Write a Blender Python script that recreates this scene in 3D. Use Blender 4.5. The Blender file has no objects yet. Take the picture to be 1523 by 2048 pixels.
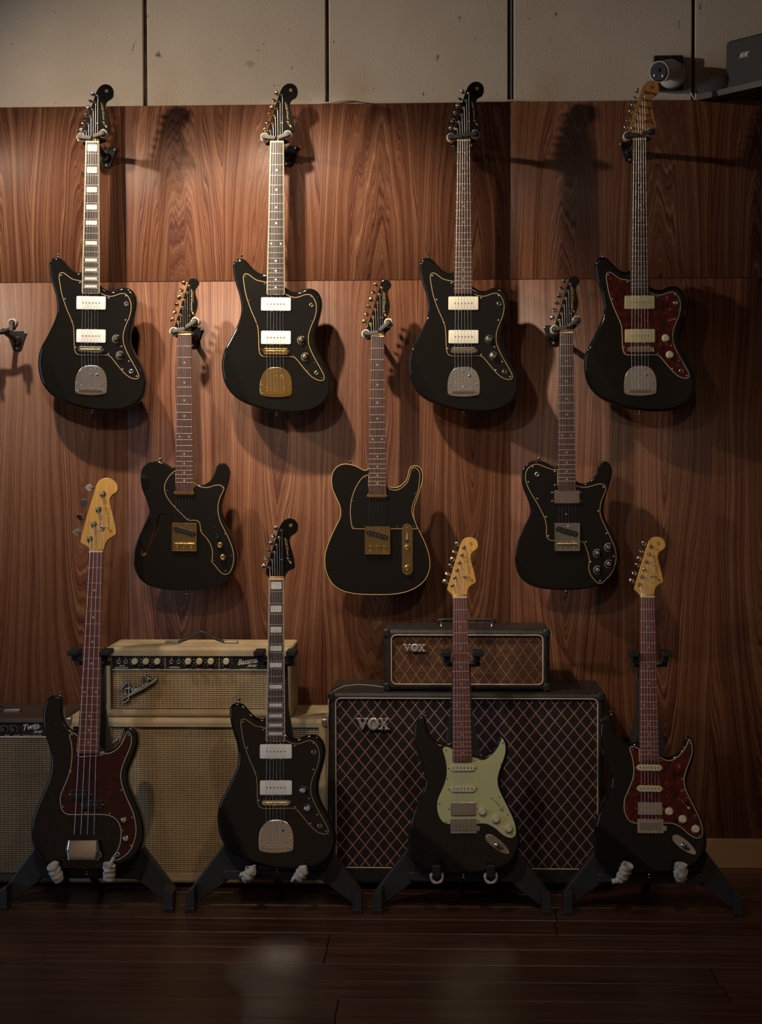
import bpy, math, random
from mathutils import Vector, Matrix, noise
from mathutils.geometry import delaunay_2d_cdt
random.seed(4)
SC = bpy.context.scene
COL = SC.collection
R_ = math.radians
# ---------------- camera (solved from the photograph's perspective) ----------------
F, D, CX, CY = 3468.0, 5.5, 761.5, 1024.0
YAW, PITCH, ROLL = R_(2.35), R_(-2.0), R_(0.15)
CR = Matrix.Rotation(YAW, 3, 'Z') @ Matrix.Rotation(PITCH, 3, 'X') @ Matrix.Rotation(ROLL, 3, 'Y')
def ray(px, py):
    return CR @ Vector(((px - CX) / F, 1.0, -(py - CY) / F))
_r = ray(1480, 1732)
H = -_r.z * D / _r.y
CAM = Vector((0, -D, H))
def un(px, py, Y):
    "point where the line of sight of a photo pixel meets the vertical plane at depth Y (wall = 0, room = negative)"
    r = ray(px, py)
    return CAM + r * ((Y + D) / r.y)
def unp(px, py, P, N):
    r = ray(px, py)
    return CAM + r * ((P - CAM).dot(N) / r.dot(N))
def floorY(px, py):
    r = ray(px, py)
    return CAM.y + r.y * (-H / r.z)
cd = bpy.data.cameras.new('camera'); cam = bpy.data.objects.new('camera', cd); COL.objects.link(cam)
cam.matrix_world = Matrix.Translation(CAM) @ (CR @ Matrix.Rotation(R_(90), 3, 'X')).to_4x4()
cd.sensor_fit = 'HORIZONTAL'; cd.sensor_width = 36; cd.lens = 36 * F / 1523.0; cd.clip_start = 0.05
SC.camera = cam
# ---------------- world, lights, exposure ----------------
SC.view_settings.view_transform = 'Standard'; SC.view_settings.look = 'None'
SC.view_settings.gamma = 1.0; SC.view_settings.use_curve_mapping = False
SC.view_settings.exposure = 0.38
SC.cycles.caustics_reflective = False; SC.cycles.caustics_refractive = False
W = bpy.data.worlds.new('room'); SC.world = W; W.use_nodes = True
W.node_tree.nodes['Background'].inputs[0].default_value = (1.0, 0.74, 0.55, 1)
W.node_tree.nodes['Background'].inputs[1].default_value = 0.05
def spot(name, loc, aim, power, size, blend, col, rad=0.03):
    l = bpy.data.lights.new(name, 'SPOT'); l.energy = power; l.spot_size = R_(size); l.spot_blend = blend
    l.color = col; l.shadow_soft_size = rad
    o = bpy.data.objects.new(name, l); COL.objects.link(o); o.location = loc
    o.rotation_euler = (Vector(aim) - Vector(loc)).to_track_quat('-Z', 'Y').to_euler()
def area(name, loc, aim, power, sx, sy, col):
    l = bpy.data.lights.new(name, 'AREA'); l.energy = power; l.shape = 'RECTANGLE'; l.size = sx; l.size_y = sy; l.color = col
    o = bpy.data.objects.new(name, l); COL.objects.link(o); o.location = loc
    o.rotation_euler = (Vector(aim) - Vector(loc)).to_track_quat('-Z', 'Y').to_euler()
WARM = (1.0, 0.82, 0.62)
spot('track_spotlight', (-0.85, -1.05, 2.78), (-0.35, 0, 1.60), 135, 59, 0.9, WARM, 0.035)
spot('track_spotlight', (-1.45, -1.05, 2.78), (-1.10, 0, 1.60), 90, 59, 0.9, WARM, 0.035)
spot('track_spotlight', (-2.9, -1.25, 2.85), (0.35, 0, 1.85), 150, 50, 0.9, WARM, 0.05)
spot('pendant_spotlight', (-0.95, -2.5, 2.50), (-0.80, -0.4, 1.0), 46, 84, 1.0, WARM, 0.05)
spot('pendant_spotlight', (0.35, -2.8, 2.46), (0.1, -0.5, 0.4), 30, 66, 1.0, WARM, 0.05)
area('window_left', (-4.6, -3.0, 1.5), (0, -0.4, 0.8), 24, 0.35, 1.9, (0.45, 0.68, 1.0))
area('rear_wall_fill', (-1.4, -4.7, 3.15), (-1.9, -8.5, 0.6), 75, 1.6, 0.5, (1.0, 0.86, 0.66))  # added fill, no real fixture: brightens the rear wall mirrored in chrome and lacquer
area('rear_wall_fill', (0.4, -4.9, 3.15), (0.6, -8.5, 0.2), 8, 1.2, 0.4, (1.0, 0.86, 0.66))  # second added fill on the rear wall, weaker, for the right-hand reflections
# ---------------- materials ----------------
MATS = {}
def newmat(name):
    m = bpy.data.materials.new(name); m.use_nodes = True; MATS[name] = m
    return m, m.node_tree.nodes, m.node_tree.links, m.node_tree.nodes['Principled BSDF']
def mat(name, col, rough=0.5, metal=0.0, coat=0.0, bump=0.0, bscale=300, var=0.0, vscale=40, spec=0.5):
    m, n, l, b = newmat(name)
    b.inputs['Base Color'].default_value = (*col, 1); b.inputs['Roughness'].default_value = rough
    b.inputs['Metallic'].default_value = metal; b.inputs['Coat Weight'].default_value = coat
    b.inputs['Coat Roughness'].default_value = 0.04; b.inputs['Specular IOR Level'].default_value = spec
    tc = n.new('ShaderNodeTexCoord')
    if bump:
        t = n.new('ShaderNodeTexNoise'); t.inputs['Scale'].default_value = bscale; t.inputs['Detail'].default_value = 3
        l.new(tc.outputs['Object'], t.inputs['Vector'])
        bp = n.new('ShaderNodeBump'); bp.inputs['Strength'].default_value = bump; bp.inputs['Distance'].default_value = 0.002
        l.new(t.outputs['Fac'], bp.inputs['Height']); l.new(bp.outputs[0], b.inputs['Normal'])
    if var:
        t = n.new('ShaderNodeTexNoise'); t.inputs['Scale'].default_value = vscale; t.inputs['Detail'].default_value = 6
        l.new(tc.outputs['Object'], t.inputs['Vector'])
        r = n.new('ShaderNodeValToRGB'); r.color_ramp.elements[0].position = 0.35; r.color_ramp.elements[1].position = 0.65
        r.color_ramp.elements[0].color = (*[c * (1 - var) for c in col], 1); r.color_ramp.elements[1].color = (*[min(1, c * (1 + var)) for c in col], 1)
        l.new(t.outputs['Fac'], r.inputs[0]); l.new(r.outputs[0], b.inputs['Base Color'])
    return m
def mth(n, l, op, a, b=None, c=None):
    x = n.new('ShaderNodeMath'); x.operation = op
    for i, v in enumerate((a, b, c)):
        if v is None: continue
        if isinstance(v, (int, float)): x.inputs[i].default_value = v
        else: l.new(v, x.inputs[i])
    return x.outputs[0]
def ramp(n, l, fac, stops):
    r = n.new('ShaderNodeValToRGB'); e = r.color_ramp.elements
    while len(e) < len(stops): e.new(0.5)
    for i, (p, c) in enumerate(stops): e[i].position = p; e[i].color = (*c, 1)
    l.new(fac, r.inputs[0]); return r.outputs[0]
def noi(n, l, vec, scale, detail=2, rough=0.5, dim='3D', w=None):
    t = n.new('ShaderNodeTexNoise'); t.noise_dimensions = dim; t.inputs['Scale'].default_value = scale
    t.inputs['Detail'].default_value = detail; t.inputs['Roughness'].default_value = rough
    if vec is not None: l.new(vec, t.inputs['Vector'])
    if w is not None: l.new(w, t.inputs['W'])
    return t.outputs['Fac']
def comb(n, l, x, y, z):
    c = n.new('ShaderNodeCombineXYZ')
    for i, v in enumerate((x, y, z)):
        if isinstance(v, (int, float)): c.inputs[i].default_value = v
        else: l.new(v, c.inputs[i])
    return c.outputs[0]

mat('black_lacquer', (0.006, 0.006, 0.0055), 0.07)
mat('black_lacquer_worn', (0.009, 0.008, 0.007), 0.16, bump=0.06, bscale=90, var=0.3, vscale=120)
mat('black_guard', (0.007, 0.007, 0.007), 0.12)
mat('guard_edge', (0.42, 0.27, 0.12), 0.5)
mat('cream_edge', (0.62, 0.55, 0.38), 0.5)
mat('mint_guard', (0.55, 0.55, 0.28), 0.35)
mat('white_plastic', (0.86, 0.84, 0.80), 0.3)
mat('cream_plastic', (0.74, 0.71, 0.58), 0.32)
mat('aged_plastic', (0.66, 0.56, 0.30), 0.35)
mat('knob_cream', (0.68, 0.60, 0.40), 0.4)
mat('chrome', (0.80, 0.80, 0.80), 0.08, 1.0)
mat('chrome_plate', (0.74, 0.73, 0.73), 0.22, 1.0)
mat('dull_chrome', (0.50, 0.48, 0.45), 0.3, 1.0, bump=0.05, bscale=200)
mat('gold', (0.95, 0.66, 0.25), 0.13, 1.0)
mat('gold_plate', (0.62, 0.47, 0.24), 0.2, 1.0)
mat('brass', (0.85, 0.58, 0.20), 0.25, 1.0)
mat('gold_print', (0.55, 0.36, 0.12), 0.5)
mat('black_print', (0.03, 0.02, 0.012), 0.6)
mat('dark_plastic', (0.012, 0.012, 0.012), 0.4)
mat('pickup_black', (0.01, 0.01, 0.01), 0.35)
mat('pole_metal', (0.25, 0.22, 0.2), 0.35, 0.9)
mat('pearl', (0.80, 0.76, 0.72), 0.22, var=0.12, vscale=60)
mat('clay_dot', (0.34, 0.24, 0.10), 0.5)
mat('pale_dot', (0.50, 0.40, 0.28), 0.5)
mat('binding_cream', (0.70, 0.60, 0.38), 0.35)
mat('binding_gold', (0.62, 0.40, 0.16), 0.35)
mat('nut_bone', (0.72, 0.62, 0.42), 0.4)
mat('fret_metal', (0.75, 0.72, 0.68), 0.3, 0.45)
mat('badge_metal', (0.72, 0.70, 0.68), 0.25, 0.55)
mat('string_metal', (0.70, 0.66, 0.61), 0.3, 1.0)
mat('stand_metal', (0.030, 0.031, 0.033), 0.42, bump=0.1, bscale=500)
mat('rubber', (0.013, 0.013, 0.014), 0.55)
mat('hanger_lever', (0.075, 0.068, 0.062), 0.5)
mat('hanger_black', (0.012, 0.012, 0.013), 0.35)
mat('foam_white', (0.55, 0.48, 0.38), 0.9, bump=0.6, bscale=400, var=0.25, vscale=200)
mat('cloth', (0.50, 0.46, 0.42), 0.95, bump=0.8, bscale=260, var=0.2, vscale=90)
mat('screw_metal', (0.78, 0.76, 0.74), 0.22, 0.6)
mat('cream_tolex', (0.50, 0.38, 0.22), 0.6, bump=0.35, bscale=700, var=0.2, vscale=9)
mat('brown_tolex', (0.055, 0.036, 0.028), 0.6, bump=0.5, bscale=500, var=0.25, vscale=200)
mat('black_tolex', (0.018, 0.015, 0.013), 0.5, bump=0.5, bscale=450, var=0.45, vscale=60)
mat('panel_black', (0.022, 0.020, 0.018), 0.35)
mat('piping', (0.62, 0.50, 0.36), 0.45)
mat('silver_corner', (0.36, 0.32, 0.27), 0.4, 0.8, bump=0.1)
mat('print_white', (0.70, 0.66, 0.58), 0.6)
mat('camera_white', (0.48, 0.46, 0.44), 0.45)
mat('cable_white', (0.55, 0.50, 0.42), 0.5)
mat('speaker_black', (0.008, 0.008, 0.008), 0.7)
mat('shelf_wood', (0.02, 0.012, 0.008), 0.5)
mat('baseboard', (0.34, 0.19, 0.10), 0.5, var=0.1, vscale=8)
mat('painted_wall', (0.32, 0.24, 0.19), 0.8)
mat('painted_ceiling', (0.16, 0.14, 0.11), 0.9)
mat('joint_dark', (0.06, 0.038, 0.028), 0.9, bump=0.8, bscale=120, var=0.5, vscale=60)
mat('plaster_dark', (0.20, 0.14, 0.10), 0.9, bump=0.8, bscale=100, var=0.5, vscale=30)
mat('plaster_light', (0.42, 0.34, 0.26), 0.9, bump=0.5, bscale=100)
mat('groove_pale', (0.09, 0.055, 0.042), 0.6)

def tortoise(name, dark, red, amber):
    m, n, l, b = newmat(name); tc = n.new('ShaderNodeTexCoord').outputs['Object']
    f = noi(n, l, tc, 48, 8, 0.68)
    l.new(ramp(n, l, f, [(0.38, dark), (0.52, red), (0.60, red), (0.68, amber)]), b.inputs['Base Color'])
    b.inputs['Roughness'].default_value = 0.1
tortoise('tortoise', (0.008, 0.0015, 0.0015), (0.085, 0.006, 0.004), (0.55, 0.15, 0.03))
tortoise('tortoise_red', (0.022, 0.004, 0.004), (0.040, 0.005, 0.005), (0.15, 0.010, 0.008))
MATS['tortoise_red'].node_tree.nodes['Principled BSDF'].inputs['Roughness'].default_value = 0.22

def maple(name, a, c):
    m, n, l, b = newmat(name); tc = n.new('ShaderNodeTexCoord').outputs['Object']
    s = n.new('ShaderNodeSeparateXYZ'); l.new(tc, s.inputs[0])
    v = comb(n, l, mth(n, l, 'MULTIPLY', s.outputs[0], 160), s.outputs[1], mth(n, l, 'MULTIPLY', s.outputs[2], 9))
    l.new(ramp(n, l, noi(n, l, v, 1, 3), [(0.3, a), (0.7, c)]), b.inputs['Base Color'])
    b.inputs['Roughness'].default_value = 0.28; b.inputs['Coat Weight'].default_value = 0.4
maple('maple', (0.55, 0.28, 0.060), (0.74, 0.42, 0.11))
maple('maple_dark', (0.42, 0.19, 0.05), (0.60, 0.30, 0.09))
maple('rosewood', (0.050, 0.024, 0.020), (0.105, 0.055, 0.045))
maple('rosewood_red', (0.12, 0.030, 0.022), (0.19, 0.055, 0.040))
maple('ebony', (0.035, 0.026, 0.024), (0.06, 0.045, 0.040))
for k in ('rosewood', 'rosewood_red', 'ebony'):
    MATS[k].node_tree.nodes['Principled BSDF'].inputs['Roughness'].default_value = 0.32
    MATS[k].node_tree.nodes['Principled BSDF'].inputs['Coat Weight'].default_value = 0.0

def walnut():
    m, n, l, b = newmat('walnut_veneer')
    g = n.new('ShaderNodeNewGeometry').outputs['Position']
    s = n.new('ShaderNodeSeparateXYZ'); l.new(g, s.inputs[0])
    x, z = s.outputs[0], s.outputs[2]
    oi = n.new('ShaderNodeObjectInfo').outputs['Random']
    LW = 0.3065
    q = mth(n, l, 'DIVIDE', mth(n, l, 'ADD', x, 5.013), LW)
    leaf = mth(n, l, 'FLOOR', q)
    u = mth(n, l, 'MULTIPLY', mth(n, l, 'SUBTRACT', q, leaf), LW)
    seed = mth(n, l, 'ADD', mth(n, l, 'MULTIPLY', leaf, 0.11), mth(n, l, 'MULTIPLY', oi, 37.0))
    lv = comb(n, l, mth(n, l, 'MULTIPLY', u, 4.0), seed, mth(n, l, 'MULTIPLY', z, 0.5))
    w1 = noi(n, l, lv, 1.6, 2)
    lv2 = comb(n, l, mth(n, l, 'MULTIPLY', u, 14.0), seed, mth(n, l, 'MULTIPLY', z, 0.9))
    w2 = noi(n, l, lv2, 1.0, 3)
    uu = mth(n, l, 'ADD', mth(n, l, 'SUBTRACT', u, 0.17), mth(n, l, 'MULTIPLY', mth(n, l, 'SUBTRACT', w1, 0.5), 0.12))
    zz = mth(n, l, 'SUBTRACT', mth(n, l, 'MULTIPLY', mth(n, l, 'ADD', z, mth(n, l, 'MULTIPLY', oi, 0.5)), 0.085), 0.13)
    zz = mth(n, l, 'ADD', zz, mth(n, l, 'MULTIPLY', mth(n, l, 'SUBTRACT', w2, 0.5), 0.05))
    r = mth(n, l, 'SQRT', mth(n, l, 'ADD', mth(n, l, 'MULTIPLY', uu, uu), mth(n, l, 'MULTIPLY', zz, zz)))
    r = mth(n, l, 'ADD', r, mth(n, l, 'MULTIPLY', w2, 0.016))
    r = mth(n, l, 'ADD', r, mth(n, l, 'MULTIPLY', seed, 0.7))
    n1 = noi(n, l, None, 380, 4, 0.6, '1D', r)
    n2 = noi(n, l, None, 62, 3, 0.5, '1D', r)
    pv = comb(n, l, mth(n, l, 'MULTIPLY', x, 700), 0.0, mth(n, l, 'MULTIPLY', z, 14))
    n3 = noi(n, l, pv, 1, 2)
    f = mth(n, l, 'ADD', mth(n, l, 'MULTIPLY', n1, 0.62), mth(n, l, 'MULTIPLY', n2, 0.38))
    f = mth(n, l, 'ADD', f, mth(n, l, 'MULTIPLY', mth(n, l, 'SUBTRACT', n3, 0.5), 0.22))
    l.new(ramp(n, l, f, [(0.28, (0.036, 0.0095, 0.0052)), (0.42, (0.094, 0.032, 0.0175)), (0.55, (0.168, 0.071, 0.038)), (0.74, (0.30, 0.166, 0.096))]), b.inputs['Base Color'])
    b.inputs['Roughness'].default_value = 0.42; b.inputs['Specular IOR Level'].default_value = 0.2
    bp = n.new('ShaderNodeBump'); bp.inputs['Strength'].default_value = 0.25; bp.inputs['Distance'].default_value = 0.0008
    l.new(f, bp.inputs['Height']); l.new(bp.outputs[0], b.inputs['Normal'])
walnut()
def concrete():
    m, n, l, b = newmat('concrete')
    g = n.new('ShaderNodeNewGeometry').outputs['Position']
    big = noi(n, l, g, 2.2, 5, 0.6); fine = noi(n, l, g, 160, 3, 0.6); spk = noi(n, l, g, 60, 2, 0.5)
    c = ramp(n, l, big, [(0.3, (0.52, 0.43, 0.335)), (0.7, (0.64, 0.54, 0.43))])
    mx = n.new('ShaderNodeMix'); mx.data_type = 'RGBA'
    l.new(ramp(n, l, spk, [(0.245, (1, 1, 1)), (0.30, (0, 0, 0))]), mx.inputs[0]); l.new(c, mx.inputs[6]); mx.inputs[7].default_value = (0.13, 0.09, 0.06, 1)
    blot = noi(n, l, g, 7.5, 6, 0.7)
    mx2 = n.new('ShaderNodeMix'); mx2.data_type = 'RGBA'
    l.new(ramp(n, l, blot, [(0.275, (0.8, 0.8, 0.8)), (0.30, (0, 0, 0))]), mx2.inputs[0]); l.new(mx.outputs[2], mx2.inputs[6]); mx2.inputs[7].default_value = (0.16, 0.11, 0.075, 1)
    last = mx2.outputs[2]; s = n.new('ShaderNodeSeparateXYZ'); l.new(g, s.inputs[0])
    for px, py, rx, rz, sh, col in ((317, 110, .016, .020, .0, (.10, .065, .045)), (266, 95, .004, .045, -.35, (.22, .16, .12)), (516, 101, .008, .006, 0, (.15, .10, .08)), (583, 136, .009, .009, 0, (.12, .085, .06)), (548, 171, .007, .005, 0, (.2, .15, .11)), (874, 115, .012, .022, -.2, (.28, .16, .08)), (1111, 27, .009, .014, 0, (.07, .05, .045)), (1357, 48, .004, .022, 0, (.10, .07, .05)), (1400, 15, .005, .03, 0, (.10, .07, .05)), (500, 128, .03, .02, 0, (.36, .30, .24)), (440, 100, .004, .004, 0, (.1, .07, .05)), (1170, 130, .003, .003, 0, (.1, .07, .05))):
        p = un(px, py, 0.0); dx = mth(n, l, 'SUBTRACT', s.outputs[0], p.x); dz = mth(n, l, 'SUBTRACT', s.outputs[2], p.z)
        dx = mth(n, l, 'SUBTRACT', dx, mth(n, l, 'MULTIPLY', dz, -sh)); dx = mth(n, l, 'DIVIDE', dx, rx); dz = mth(n, l, 'DIVIDE', dz, rz)
        dd = mth(n, l, 'ADD', mth(n, l, 'MULTIPLY', dx, dx), mth(n, l, 'MULTIPLY', dz, dz))
        mk = mth(n, l, 'SUBTRACT', mth(n, l, 'ADD', noi(n, l, g, 130, 3, .6), .35), mth(n, l, 'MULTIPLY', dd, .5))
        mk = ramp(n, l, mk, [(.72, (0, 0, 0)), (.80, (.85, .85, .85))])
        m3 = n.new('ShaderNodeMix'); m3.data_type = 'RGBA'; l.new(mk, m3.inputs[0]); l.new(last, m3.inputs[6]); m3.inputs[7].default_value = (*col, 1); last = m3.outputs[2]
    l.new(last, b.inputs['Base Color']); b.inputs['Roughness'].default_value = 0.9
    bp = n.new('ShaderNodeBump'); bp.inputs['Strength'].default_value = 0.5; bp.inputs['Distance'].default_value = 0.002
    l.new(fine, bp.inputs['Height']); l.new(bp.outputs[0], b.inputs['Normal'])
concrete()
def floorwood():
    m, n, l, b = newmat('floor_wood')
    g = n.new('ShaderNodeNewGeometry').outputs['Position']
    s = n.new('ShaderNodeSeparateXYZ'); l.new(g, s.inputs[0])
    oi = n.new('ShaderNodeObjectInfo').outputs['Random']
    v = comb(n, l, mth(n, l, 'ADD', mth(n, l, 'MULTIPLY', s.outputs[0], 2.2), mth(n, l, 'MULTIPLY', oi, 60)), mth(n, l, 'MULTIPLY', s.outputs[1], 40), 0.0)
    f = noi(n, l, v, 1, 5, 0.6)
    f = mth(n, l, 'ADD', f, mth(n, l, 'MULTIPLY', mth(n, l, 'SUBTRACT', oi, 0.5), 0.12))
    l.new(ramp(n, l, f, [(0.3, (0.034, 0.0135, 0.009)), (0.55, (0.072, 0.029, 0.018)), (0.75, (0.11, 0.047, 0.029))]), b.inputs['Base Color'])
    b.inputs['Specular IOR Level'].default_value = 0.28
    rr = ramp(n, l, noi(n, l, g, 3, 1), [(0.2, (0.28, 0.28, 0.28)), (0.8, (0.42, 0.42, 0.42))]); l.new(rr, b.inputs['Roughness'])
floorwood()
def ramp_f(n, l, o, a, c):
    r = n.new('ShaderNodeMapRange'); r.inputs['From Min'].default_value = a; r.inputs['From Max'].default_value = c; l.new(o, r.inputs[0]); return r.outputs[0]
def weave(name, light, dark, px=0.0118, pz=0.0064):
    m, n, l, b = newmat(name); tc = n.new('ShaderNodeTexCoord').outputs['Object']
    s = n.new('ShaderNodeSeparateXYZ'); l.new(tc, s.inputs[0])
    def tri(o, p): return mth(n, l, 'MULTIPLY', mth(n, l, 'ABSOLUTE', mth(n, l, 'SUBTRACT', mth(n, l, 'FRACT', mth(n, l, 'ADD', mth(n, l, 'DIVIDE', o, p), 50.0)), 0.5)), 2.0)
    rowf = tri(s.outputs[2], pz); colf = tri(s.outputs[0], px)
    slot = mth(n, l, 'MULTIPLY', ramp_f(n, l, rowf, 0.42, 0.72), ramp_f(n, l, colf, 0.95, 0.72))
    thread = noi(n, l, tc, 420, 2)
    slot = mth(n, l, 'MULTIPLY', slot, mth(n, l, 'ADD', thread, 0.45))
    m0 = n.new('ShaderNodeMix'); m0.data_type = 'RGBA'; l.new(slot, m0.inputs[0]); m0.inputs[6].default_value = (*light, 1); m0.inputs[7].default_value = (*dark, 1)
    age = ramp(n, l, noi(n, l, tc, 5, 4), [(0.3, (0.72, 0.68, 0.62)), (0.7, (1, 1, 1))])
    mx = n.new('ShaderNodeMix'); mx.data_type = 'RGBA'; mx.blend_type = 'MULTIPLY'; mx.inputs[0].default_value = 1
    l.new(m0.outputs[2], mx.inputs[6]); l.new(age, mx.inputs[7]); l.new(mx.outputs[2], b.inputs['Base Color'])
    b.inputs['Roughness'].default_value = 0.75
    bp = n.new('ShaderNodeBump'); bp.invert = True; bp.inputs['Strength'].default_value = 0.8; bp.inputs['Distance'].default_value = 0.002
    l.new(slot, bp.inputs['Height']); l.new(bp.outputs[0], b.inputs['Normal'])
weave('cream_weave', (0.66, 0.49, 0.28), (0.15, 0.09, 0.045))
weave('tan_weave', (0.32, 0.24, 0.15), (0.045, 0.028, 0.018))
def diamond(name, base, pw, ph, core, edge, wcore, wedge, stripe):
    m, n, l, b = newmat(name); tc = n.new('ShaderNodeTexCoord').outputs['Object']
    s = n.new('ShaderNodeSeparateXYZ'); l.new(tc, s.inputs[0])
    X = mth(n, l, 'ADD', mth(n, l, 'DIVIDE', s.outputs[0], pw), 50.0); Zz = mth(n, l, 'DIVIDE', s.outputs[2], ph)
    def line(e):
        fr = mth(n, l, 'FRACT', e); return mth(n, l, 'ABSOLUTE', mth(n, l, 'SUBTRACT', fr, 0.5))
    a = line(mth(n, l, 'ADD', X, Zz)); c = line(mth(n, l, 'SUBTRACT', X, Zz))
    dmin = mth(n, l, 'MINIMUM', a, c)
    iscore = mth(n, l, 'LESS_THAN', dmin, wcore); isedge = mth(n, l, 'LESS_THAN', dmin, wedge)
    st = mth(n, l, 'GREATER_THAN', mth(n, l, 'FRACT', mth(n, l, 'MULTIPLY', s.outputs[2], stripe)), 0.45)
    m1 = n.new('ShaderNodeMix'); m1.data_type = 'RGBA'; l.new(isedge, m1.inputs[0]); m1.inputs[6].default_value = (*base, 1); m1.inputs[7].default_value = (*edge, 1)
    m2 = n.new('ShaderNodeMix'); m2.data_type = 'RGBA'; l.new(mth(n, l, 'MULTIPLY', iscore, st), m2.inputs[0]); l.new(m1.outputs[2], m2.inputs[6]); m2.inputs[7].default_value = (*core, 1)
    l.new(m2.outputs[2], b.inputs['Base Color']); b.inputs['Roughness'].default_value = 0.8
    if name.startswith('brown'):
        wv = comb(n, l, mth(n, l, 'MULTIPLY', s.outputs[0], 6), 0.0, mth(n, l, 'MULTIPLY', s.outputs[2], 160))
        m1.inputs[6].default_value = (*base, 1)
        l.new(ramp(n, l, noi(n, l, wv, 1, 4), [(0.35, (base[0] * .55, base[1] * .5, base[2] * .5)), (0.65, base)]), m1.inputs[6])
diamond('black_diamond', (0.010, 0.009, 0.009), 0.0378, 0.0470, (0.55, 0.52, 0.40), (0.20, 0.018, 0.026), 0.034, 0.064, 230.0)
diamond('brown_diamond', (0.115, 0.050, 0.022), 0.0338, 0.0490, (0.55, 0.36, 0.15), (0.24, 0.06, 0.025), 0.020, 0.034, 420.0)

# ---------------- mesh helpers ----------------
def mesh(name, v, f, mats, mi=None, smooth=None):
    me = bpy.data.meshes.new(name); me.from_pydata([tuple(p) for p in v], [], f)
    for k in ([mats] if isinstance(mats, str) else mats): me.materials.append(MATS[k])
    if mi: me.polygons.foreach_set('material_index', mi)
    if smooth is True: me.polygons.foreach_set('use_smooth', [True] * len(f))
    elif smooth: me.polygons.foreach_set('use_smooth', smooth)
    me.update(); return me
def ob(name, me, parent=None, loc=None, rot=None, label=None):
    o = bpy.data.objects.new(name, me); COL.objects.link(o)
    if parent is not None: o.parent = parent
    if loc is not None: o.location = loc
    if rot is not None: o.rotation_euler = rot
    if label: o['label'] = label
    return o
def thing(name, label, cat, loc=(0, 0, 0), group=None, me=None):
    o = bpy.data.objects.new(name, me); COL.objects.link(o); o.location = loc
    o['label'] = label; o['category'] = cat
    if group: o['group'] = group
    return o
class B:
    "collects simple solids into one mesh"
    def __init__(s): s.v = []; s.f = []; s.mi = []; s.sm = []
    def add(s, v, f, mi=0, sm=False):
        k = len(s.v); s.v += [tuple(p) for p in v]; s.f += [tuple(i + k for i in q) for q in f]
        s.mi += [mi] * len(f); s.sm += [sm] * len(f); return s
    def box(s, c, d, mi=0, rot=None, bev=0.0):
        x, y, z = d[0] / 2, d[1] / 2, d[2] / 2
        if bev:
            pr = prism_pts([(-x, -z), (x, -z), (x, z), (-x, z)], bev)
            n = len(pr); v = []
            bb = min(bev * 0.5, y * 0.6)
            for yy, ins in ((-y, bb), (-y + bb, 0), (y - bb, 0), (y, bb)):
                for (a, b_) in pr:
                    v.append(Vector((a * (x - ins) / x, yy, b_ * (z - ins) / z)))
            f = [tuple(range(n))] + [(k * n + i, (k + 1) * n + i, (k + 1) * n + (i + 1) % n, k * n + (i + 1) % n) for k in range(3) for i in range(n)] + [tuple(reversed(range(3 * n, 4 * n)))]
        else:
            v = [Vector((a * x, b_ * y, c_ * z)) for a in (-1, 1) for b_ in (-1, 1) for c_ in (-1, 1)]
            f = [(0, 1, 3, 2), (4, 6, 7, 5), (0, 4, 5, 1), (2, 3, 7, 6), (0, 2, 6, 4), (1, 5, 7, 3)]
        if rot is not None: v = [rot @ p for p in v]
        return s.add([p + Vector(c) for p in v], f, mi)
    def tube(s, pts, r, n=6, mi=0, cap=True, sm=True):
        pts = [Vector(p) for p in pts]; v = []; m = len(pts)
        rr = r if isinstance(r, (list, tuple)) else [r] * m
        up = None
        for i, p in enumerate(pts):
            t = (pts[min(i + 1, m - 1)] - pts[max(i - 1, 0)]).normalized()
            if up is None: up = t.orthogonal().normalized()
            else: up = (up - t * up.dot(t)).normalized()
            b = t.cross(up)
            v += [p + (up * math.cos(a) + b * math.sin(a)) * rr[i] for a in (2 * math.pi * j / n for j in range(n))]
        f = [(i * n + j, i * n + (j + 1) % n, (i + 1) * n + (j + 1) % n, (i + 1) * n + j) for i in range(m - 1) for j in range(n)]
        s.add(v, f, mi, sm)
        if cap: s.add(v[:n], [tuple(reversed(range(n)))], mi); s.add(v[-n:], [tuple(range(n))], mi)
        return s
    def lathe(s, c, axis, prof, n=16, mi=0, sm=True):
        "prof = [(distance along axis, radius)...]"
        axis = Vector(axis).normalized(); c = Vector(c); u = axis.orthogonal().normalized(); w = axis.cross(u); v = []
        for (h, r) in prof: v += [c + axis * h + (u * math.cos(a) + w * math.sin(a)) * r for a in (2 * math.pi * j / n for j in range(n))]
        m = len(prof)
        f = [(i * n + j, i * n + (j + 1) % n, (i + 1) * n + (j + 1) % n, (i + 1) * n + j) for i in range(m - 1) for j in range(n)]
        s.add(v, f, mi, sm)
        s.add(v[:n], [tuple(reversed(range(n)))], mi); s.add(v[-n:], [tuple(range(n))], mi)
        return s
    def mesh(s, name, mats): return mesh(name, s.v, s.f, mats, s.mi, s.sm)
def prism_pts(pts, r, k=4):
    "round the corners of a closed polygon"
    out = []; n = len(pts)
    for i in range(n):
        p = Vector(pts[i]); a = Vector(pts[i - 1]) - p; b = Vector(pts[(i + 1) % n]) - p
        rr = min(r, a.length * 0.49, b.length * 0.49); a.normalize(); b.normalize()
        p0 = p + a * rr; p1 = p + b * rr
        for j in range(k + 1):
            t = j / k; q = p0 * (1 - t) ** 2 + p * 2 * t * (1 - t) + p1 * t * t; out.append((q.x, q.y))
    return out
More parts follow.
